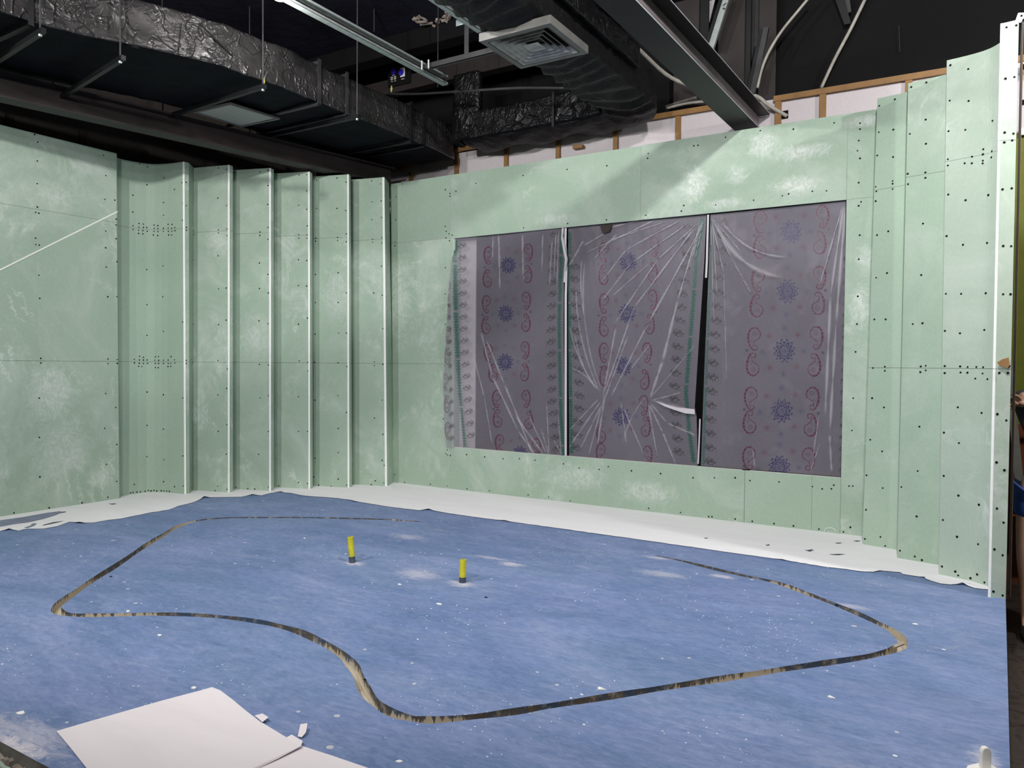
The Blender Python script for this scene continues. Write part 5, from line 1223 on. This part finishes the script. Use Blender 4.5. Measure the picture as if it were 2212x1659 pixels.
# square diffuser
dc = Vector((-2.515, 4.345, 3.30)); S = .262
t = thing('square_diffuser', 'square grey ceiling air diffuser with nested louvres, dusty at one corner', 'diffuser', dc)
def ringbox(r0, r1, z0, z1, zi=None):
    mb = MB(); zi = z0 if zi is None else zi
    o_ = [(-r0, -r0), (r0, -r0), (r0, r0), (-r0, r0)]; i_ = [(-r1, -r1), (r1, -r1), (r1, r1), (-r1, r1)]
    v = [(dc.x+a, dc.y+b, z0) for a, b in o_]+[(dc.x+a, dc.y+b, zi) for a, b in i_]+[(dc.x+a, dc.y+b, z1+(0)) for a, b in o_]+[(dc.x+a, dc.y+b, z1+(zi-z0)) for a, b in i_]
    fs = []
    for k in range(4): j = (k+1) % 4; fs += [(k, j, 4+j, 4+k), (8+k, 12+k, 12+j, 8+j), (k, 8+k, 8+j, j), (4+k, 4+j, 12+j, 12+k)]
    mb.add(v, fs); return mb
ringbox(S, S-.04, 3.30, 3.352).build('outer_frame', M['vent'], t)
for k, (r0, r1) in enumerate(((.214, .178), (.172, .138), (.132, .100), (.094, .064))):
    ringbox(r0, r1, 3.300+.001*k, 3.304+.001*k, 3.340).build('louvre', M['vent_louvre'], t)
ringbox(.055, .004, 3.302, 3.306, 3.318).build('centre_plate', M['vent_louvre'], t)
mb = MB(); mb.box((dc.x-.235, dc.y-.235, 3.345), (dc.x+.235, dc.y+.235, 3.40)); mb.build('neck_box', M['black'], t)
mb = MB()
for k in range(16):
    x = dc.x-.02-random.random()*.17; y = dc.y-.06-random.random()*.14; mb.tube([(x, y, 3.305), (x+.01, y+.008, 3.299), (x+.02, y, 3.306)], .004, 5)

# cable trays and channels
def tray(name, lab, x, y0, y1, z, w, h):
    t = thing(name, lab, 'cable tray', (x, y1, z)); mb = MB(); e = .003
    mb.box((x-w/2, y0, z), (x+w/2, y1, z+e)); mb.box((x-w/2, y0, z), (x-w/2+e, y1, z+h)); mb.box((x-w/2, y0, z+h-e), (x+w/2, y1, z+h)); mb.build('channel', M['galv'], t)
    mb = MB(); mb.box((x+w/2-.002, y0, z), (x+w/2, y1, z+.018)); mb.box((x+w/2-.002, y0, z+h-.018), (x+w/2, y1, z+h)); mb.build('lip', M['galv'], t)
    mb = MB(); mb.box((x-w/2+.004, y0, z+h*.40), (x+w/2-.012, y1, z+h*.52)); mb.build('inner_rib', M['grey_metal'], t)
    return t
tray('strut_channel', 'long bright galvanised strut channel carrying the lamp, hanging across the top', -3.915, -1.0, 5.25, 3.597, .058, .080)
tray('strut_channel', 'shorter galvanised channel ending beside the square diffuser', -3.055, .5, 4.50, 3.575, .045, .040)
t = thing('angle_channel', 'grey angle channel crossing behind the end of the bright strut, left of the diffuser', 'channel', (-3.5, 4.9, 3.62))
mb = MB(); mb.box((-3.86, 4.9, 3.605), (-2.80, 4.905, 3.650)); mb.box((-3.86, 4.9, 3.605), (-2.80, 4.93, 3.609)); mb.build('rail', M['grey_metal'], t)
mb = MB(); mb.box((-3.475, 4.905, 3.65), (-3.435, 4.912, 4.46)); mb.build('hanger_strip', M['grey_metal'], t)
t = thing('bracket_plate', 'small pale wedge shaped bracket gripping the shorter channel', 'bracket', (-3.1, 4.36, 3.6))
mb = MB(); q = [at(985, 44, 'z', 3.60), at(985, 57, 'z', 3.574), at(1010, 50, 'z', 3.574), at(1037, 38.5, 'z', 3.60), at(1008, 37, 'z', 3.61)]
mb.add([tuple(v) for v in q]+[(v.x, v.y+.004, v.z+.002) for v in q], [tuple(range(5)), tuple(range(5, 10))[::-1]]+[(i, (i+1) % 5, 5+(i+1) % 5, 5+i) for i in range(5)]); mb.build('plate', M['galv'], t)
for k, (x, y) in enumerate(((-3.80, 4.87), (-3.86, 4.86))): mb = MB(); mb.tube([(x, y, 3.59), (x, y, 3.66)], .007, 6); mb.build('clip', M['edge_white'], bpy.data.objects['angle_channel'])
for px_, lab in ((808, 'thin rod above the bright strut channel'), (946, 'thin rod beside the angle channel')):
    p = at(px_, 40 if px_ == 808 else 115, 'y', 5.3); mb = MB(); mb.tube([(p.x, p.y, 3.62 if px_ == 946 else p.z-.12), (p.x, p.y, ZC)], .005, 6); o = mb.build('hanging_rod', M['grey_metal'], loc=(p.x, p.y, 3.62)); tag(o, lab, 'rod')
# grey conduit from the foil duct to the diffuser duct
mb = MB(); mb.tube(catmull([at(840, 203, 'y', 5.6), at(900, 203, 'y', 5.55), at(1000, 197, 'y', 5.5), at(1120, 190, 'y', 5.45), at(1224, 190, 'y', 5.4)], 5), .011, 8)
o = mb.build('conduit', M['grey_metal'], smooth=True, loc=at(840, 203, 'y', 5.6)); tag(o, 'thin grey conduit running from the foil duct towards the diffuser', 'conduit')
# dial panel
p0 = at(838, 142, 'y', 6.28); p1 = at(886, 178, 'y', 6.28)
t = thing('control_panel', 'small black panel with two blue dials and white marks above the foil duct', 'control panel', (p0.x, 6.28, p1.z))
mb = MB(); mb.box((p0.x, 6.28, p1.z), (p1.x, 6.32, p0.z)); bevel(mb.build('case', M['black'], t), .004)
def disc(cx, cy, r, nm, m, y=6.274, sq=None):
    c = at(cx, cy, 'y', y); mb = MB()
    if sq: mb.box((c.x-sq[0], y, c.z-sq[1]), (c.x+sq[0], y+.004, c.z+sq[1]))
    else:
        n = 24; vs = [(c.x+r*math.cos(2*math.pi*k/n), y, c.z+r*math.sin(2*math.pi*k/n)) for k in range(n)]; mb.add(vs+[(a, y+.005, b) for a, _, b in vs], [tuple(range(n)), tuple(range(n, 2*n))[::-1]]+[(i, (i+1) % n, n+(i+1) % n, n+i) for i in range(n)])
    return mb.build(nm, m, t)
disc(849.5, 154, .031, 'dial', M['dial_blue']); disc(866, 156, .034, 'dial', M['dial_blue'], 6.270); disc(869.5, 156, .0, 'white_plate', M['panel_white'], 6.276, (.030, .048))
for cx, cy, a, b in ((850, 162.3, .016, .002), (846, 169.5, .0115, .016), (853, 168, .0115, .016), (846.5, 176, .011, .0022), (853.5, 174.6, .012, .0022), (870, 170.5, .020, .0026)):
    disc(cx, cy, 0, 'white_mark', M['panel_white'], 6.275, (a, b))
for cx, cy in ((846, 169.5), (853, 168)): disc(cx, cy, 0, 'socket_hole', M['black'], 6.2735, (.006, .009))

# torn felt on the ceiling
t = thing('torn_lining', 'torn pale patch of ceiling lining beside the shorter galvanised channel', 'torn lining', at(930, 35, 'z', ZC))
random.seed(3)
for k in range(15):
    u = random.random(); px_ = 878+u*95+random.uniform(-6, 6); py_ = 30+u*8+random.uniform(-9, 14)
    if 915 < px_ < 955 and 32 < py_ < 44: py_ += 12
    p = at(px_, py_, 'z', ZC-.004); mb = MB(); P_ = [p+Vector((random.uniform(-.05, .05), random.uniform(-.07, .07), -random.random()*.035)) for _ in range(4)]
    mb.tube(catmull(P_, 3), random.uniform(.006, .016), 5); mb.build('shred', M['torn'], t)

# steel columns, braces and cables right of the beam
def px_board(name, par, pix, y, th, mat):
    q = [at(a, b, 'y', y) for a, b in pix]; n = len(q); mb = MB()
    mb.add([tuple(v) for v in q]+[(v.x, v.y+th, v.z) for v in q], [tuple(range(n)), tuple(range(n, 2*n))[::-1]]+[(i, (i+1) % n, n+(i+1) % n, n+i) for i in range(n)])
    return mb.build(name, mat, par)
def column(lab, x0, x1, y, mat, z0=3.40):
    a = at(x0, 60, 'y', y); b = at(x1, 60, 'y', y); t = thing('steel_column', lab, 'column', (a.x, y, z0))
    mb = MB(); mb.box((a.x, y, z0), (b.x, y+.012, ZC)); mb.build('flange', M[mat], t)
    mb = MB(); mb.box(((a.x+b.x)/2-.006, y+.012, z0), ((a.x+b.x)/2+.006, y+.1, ZC)); mb.build('web', M[mat], t); return t
column('brown steel column just right of the overhead beam', 1457, 1510, 6.58, 'steel_brown'); column('grey steel flange beside the brown column', 1511, 1531, 6.60, 'steel_dark')
column('second brown steel column between the two pale diagonal braces', 1552, 1609, 6.58, 'steel_brown'); column('narrow dark steel strip right of the second column', 1610, 1622, 6.60, 'steel_dark')
column('dark column behind the right diagonal brace', 1640, 1677, 6.66, 'steel_brown')
def brace(lab, a, b, w, y, mat='galv'):
    t = thing('diagonal_brace', lab, 'brace', at(*b, 'y', y)); mb = MB(); P0, P1 = at(*a, 'y', y), at(*b, 'y', y); mb.bar(P0, P1, .03, w, up=(1, 0, .2)); mb.build('bar', M[mat], t)
    mb = MB(); off = Vector((-w*.95, .01, 0)); mb.bar(P0+off, P1+off, .02, w*.8, up=(1, 0, .2)); mb.build('bar_side', M['steel_dark'], t); return t
brace('upper pale diagonal brace with black stencil marks between the columns', (1572, -10), (1536, 105), .05, 6.40)
brace('lower grey diagonal brace running down to the overhead beam', (1656, 60), (1626, 202), .042, 6.42, 'grey_metal')
t = bpy.data.objects['diagonal_brace']
for a, b in ((1562, 12), (1565, 9), (1561, 19), (1563.5, 20.5)):
    p = at(a, b, 'y', 6.38); mb = MB(); mb.bar(p, p+Vector((.012, 0, .006)), .003, .006); mb.build('stencil_mark', M['black'], t)
tt = thing('white_panel_gap', 'narrow white wedge of wall showing between the columns at the top', 'wall panel', at(1537, 0, 'y', 6.70)); px_board('panel', tt, [(1530, -20), (1549, -20), (1532, 48), (1530, 48)], 6.70, .01, M['white_wall'])
tt = thing('white_panel_gap', 'grey wedge of wall between the second column and the lower brace', 'wall panel', at(1625, 100, 'y', 6.72)); px_board('panel', tt, [(1622, -20), (1662, -20), (1655, 20), (1638, 100), (1621, 150)], 6.72, .01, M['grey_metal'])
def cable(lab, pts, r, mat='conduit', name='cable'):
    P_ = catmull([at(a, b, 'y', y) for a, b, y in pts], 6); mb = MB(); mb.tube(P_, r, 8); o = mb.build(name, M[mat], smooth=True, loc=P_[0]); tag(o, lab, 'cable'); return o
cable('straight pale conduit slanting down to the wooden rail on the dark wall', [(1872, -8, 6.70), (1838, 62, 6.70), (1803, 128, 6.70), (1774, 190, 6.70)], .014)
cable('curved pale cable sweeping down beside the lower brace', [(1752, -10, 6.5), (1722, 26, 6.5), (1688, 68, 6.48), (1662, 110, 6.46), (1646, 148, 6.44), (1636, 190, 6.42)], .012)
cable('pale conduit running below the overhead beam into the cut hole in the white panel', [(1300, 46, 5.2), (1370, 98, 5.6), (1450, 168, 6.1), (1540, 196, 6.35), (1628, 206, 6.44), (1660, 228, 6.46), (1700, 251, 6.51)], .016)
cable('short pale pipe end behind the overhead beam above the wooden rail', [(1438, 230, 6.54), (1470, 220, 6.5), (1505, 210, 6.45)], .012)
cable('second short pale pipe under the first, behind the overhead beam', [(1440, 234, 6.5), (1480, 224, 6.48), (1522, 219, 6.44)], .012)
tt = thing('hanging_strip', 'two short grey strips hanging at the top edge over the dark wall', 'strip', at(1830, 0, 'y', 6.68)); px_board('strip', tt, [(1800, -12), (1822, -12), (1838, 50), (1824, 53)], 6.68, .006, M['steel_dark']); px_board('strip', tt, [(1822, -12), (1834, -12), (1839, 25), (1832, 28)], 6.69, .006, M['grey_metal'])
mb = MB(); p = at(1942, 55, 'y', 6.74); q = at(1944, 112, 'y', 6.74); mb.bar(p, q, .006, .004); o = mb.build('hanging_wire', M['steel_dark'], loc=p); tag(o, 'thin dark wire down the black wall above the narrow step panels', 'wire')

# ------------------------------------------------------------------ ladder and worker beyond the right edge
LB = at(2207, 1182, 'y', 6.50); LT = at(2181, 822, 'y', 6.50); LB.z = .15
dl = (LT-LB)
t = thing('step_ladder', 'aluminium ladder leaning beyond the white edged post, at the right picture edge', 'ladder', LB)
for k, off in enumerate((0, .13, .42)):
    mb = MB(); mb.bar(LB+Vector((off, -.05, 0)), LB+dl*1.25+Vector((off, 0, 0)), .022, .05, up=(1, 0, .2)); mb.build('rail', M['alu'], t)
for k in range(5):
    a = LB+dl*(.12+.25*k)+Vector((.13, -.03, 0)); mb = MB(); mb.tube([a, a+Vector((.29, 0, 0))], .014, 8); mb.build('rung', M['alu'], t)
def skin_body(name, J, E2, par, mat, sub=2):
    me = bpy.data.meshes.new(name); me.from_pydata([Vector(j[0])-par.location for j in J], E2, []); me.materials.append(mat)
    o = bpy.data.objects.new(name, me); col.objects.link(o); o.parent = par
    s = o.modifiers.new('skin', 'SKIN'); s.use_smooth_shade = True
    for i, j in enumerate(J): me.skin_vertices[0].data[i].radius = (j[1], j[2] if len(j) > 2 else j[1])
    me.skin_vertices[0].data[0].use_root = True
    u = o.modifiers.new('sub', 'SUBSURF'); u.levels = sub; u.render_levels = sub; return o
G = -.37
X0, Y0 = .392, 5.40           # pelvis, just outside the frame
t = thing('person', 'worker in blue shorts reaching toward the white edged post at the right edge', 'person', (X0, Y0, G))
hand = at(2196, 873, 'y', 5.30)
J = [((X0, Y0, G+.93), .135, .105), ((X0+.01, Y0, G+1.12), .125, .095), ((X0+.02, Y0, G+1.32), .15, .105), ((X0+.02, Y0, G+1.46), .06), ((X0+.01, Y0-.01, G+1.53), .052),
     ((X0-.16, Y0, G+1.41), .055), ((X0-.16, Y0-.06, G+1.41), .046), ((hand.x+.10, Y0-.10, hand.z+.015), .032), ((hand.x+.055, 5.31, hand.z), .024),
     ((X0+.2, Y0, G+1.41), .055), ((X0+.26, Y0-.02, G+1.13), .042), ((X0+.24, Y0-.12, G+.9), .03),
     ((X0-.095, Y0, G+.86), .095), ((X0-.115, Y0-.02, G+.50), .062), ((X0-.10, Y0+.02, G+.30), .055), ((X0-.10, Y0+.03, G+.09), .038), ((X0-.10, Y0-.09, G+.04), .036),
     ((X0+.10, Y0, G+.86), .095), ((X0+.11, Y0-.02, G+.50), .062), ((X0+.10, Y0+.02, G+.30), .055), ((X0+.10, Y0+.03, G+.09), .038), ((X0+.10, Y0-.09, G+.04), .036),
     ((X0, Y0-.02, G+1.60), .07, .085), ((X0-.005, Y0-.02, G+1.70), .078, .092), ((X0, Y0-.01, G+1.78), .05, .06)]
E2 = [(0, 1), (1, 2), (2, 3), (3, 4), (2, 5), (5, 6), (6, 7), (7, 8), (2, 9), (9, 10), (10, 11), (0, 12), (12, 13), (13, 14), (14, 15), (15, 16), (0, 17), (17, 18), (18, 19), (19, 20), (20, 21), (4, 22), (22, 23), (23, 24)]
skin_body('body', J, E2, t, M['skin'])
sh = [((X0, Y0, G+.92), .16, .125), ((X0+.01, Y0, G+1.12), .145, .115), ((X0+.02, Y0, G+1.33), .165, .12), ((X0+.02, Y0, G+1.43), .085), ((X0-.16, Y0, G+1.41), .07), ((X0-.165, Y0-.05, G+1.40), .06), ((X0+.2, Y0, G+1.41), .07), ((X0+.25, Y0-.01, G+1.2), .06)]
skin_body('shirt', sh, [(0, 1), (1, 2), (2, 3), (2, 4), (4, 5), (2, 6), (6, 7)], t, M['grey_shirt'])
st = [((X0, Y0, G+.96), .165, .13), ((X0-.10, Y0, G+.84), .125, .12), ((X0-.118, Y0-.01, G+.68), .105, .10), ((X0+.10, Y0, G+.84), .125, .12), ((X0+.118, Y0-.01, G+.68), .105, .10)]
skin_body('shorts', st, [(0, 1), (1, 2), (0, 3), (3, 4)], t, M['blue_cloth'])
skin_body('hair', [((X0+.005, Y0+.01, G+1.69), .085, .095), ((X0, Y0+.0, G+1.78), .072, .08)], [(0, 1)], t, M['hair'])
# hand: palm, four fingers and a thumb reaching to the left
pw = Vector((hand.x+.055, 5.31, hand.z))
J = [(pw, .024, .02), (pw+Vector((-.035, -.004, 0)), .030, .014), (pw+Vector((-.065, -.006, 0)), .032, .013)]; E3 = [(0, 1), (1, 2)]
for k, (dz, L) in enumerate(((.026, .060), (.009, .070), (-.008, .066), (-.025, .050))):
    b = len(J); J += [(pw+Vector((-.075, -.006, dz)), .0095), (pw+Vector((-.075-L*.5, -.014, dz*1.15)), .0085), (pw+Vector((-.075-L, -.028, dz*1.2)), .0072)]; E3 += [(2, b), (b, b+1), (b+1, b+2)]
b = len(J); J += [(pw+Vector((-.035, -.012, .034)), .011), (pw+Vector((-.062, -.022, .052)), .0095), (pw+Vector((-.082, -.030, .058)), .008)]; E3 += [(1, b), (b, b+1), (b+1, b+2)]
skin_body('hand', J, E3, t, M['skin'], 1)
for sx2 in (-.1, .1):
    mb = MB(); mb.tube([(X0+sx2, Y0+.07, G+.045), (X0+sx2, Y0+.02, G+.05), (X0+sx2, Y0-.08, G+.04), (X0+sx2, Y0-.16, G+.03)], [.035, .045, .045, .028], 12); mb.build('shoe', M['hair'], t, smooth=True)

# ------------------------------------------------------------------ lamps
for nm, x, y, z, W, r, kind, aim in LAMPS:
    lab = {'A': 'small bright white lamp fixed under the long galvanised strut at the top edge', 'B': 'ceiling spotlight on the long strut, behind the picture edge', 'R': 'unseen fill lamp added in the hall beyond the right end post', 'H': 'unseen fill lamp added over the left part of the platform, between strut and channel', 'K': 'ceiling spotlight right of the overhead beam, above the picture edge', 'C': 'ceiling spotlight above the middle of the platform', 'D': 'ceiling spotlight behind the viewpoint on the right', 'G': 'ceiling spotlight near the left wall, above the picture edge'}[nm]
    t = thing('spot_lamp', lab, 'lamp', (x, y, z))
    P = Vector((x, y, z)); dv = Vector((0, 0, -1)) if aim is None else (Vector(aim)-P).normalized()
    big = 1.0 if aim else .55
    mb = MB(); mb.tube([P-dv*.12*big, P-dv*.10*big, P+dv*.005], [.03*big, .055*big, .06*big], 20, caps=True); mb.build('housing', M['grey_metal'] if nm != 'A' else M['edge_white'], t, smooth=False)
    mb = MB(); u = dv.cross(Vector((0, 1, 0.1))).normalized(); w_ = dv.cross(u); n = 24; mb.add([P+dv*.007+(u*math.cos(2*math.pi*k/n)+w_*math.sin(2*math.pi*k/n))*.052*big for k in range(n)], [tuple(range(n))]); mb.build('lens', M['lamp_glass'], t)
    mb = MB(); top = ZC if z > 3.7 else 3.60
    if top-z > .06: mb.tube([P-dv*.1, (P.x-dv.x*.1, P.y-dv.y*.1, top)], .012, 8); mb.build('stem', M['grey_metal'], t)
    ld = bpy.data.lights.new('lamp_light', kind); ld.energy = W; ld.color = LCOL; ld.shadow_soft_size = r
    if kind == 'SPOT': ld.spot_size = math.radians(150); ld.spot_blend = .6
    lo = bpy.data.objects.new('lamp_light', ld); col.objects.link(lo); lo.parent = t
    lo.matrix_local = Matrix.Translation(dv*(.03+r)) @ dv.to_track_quat('-Z', 'Y').to_matrix().to_4x4()
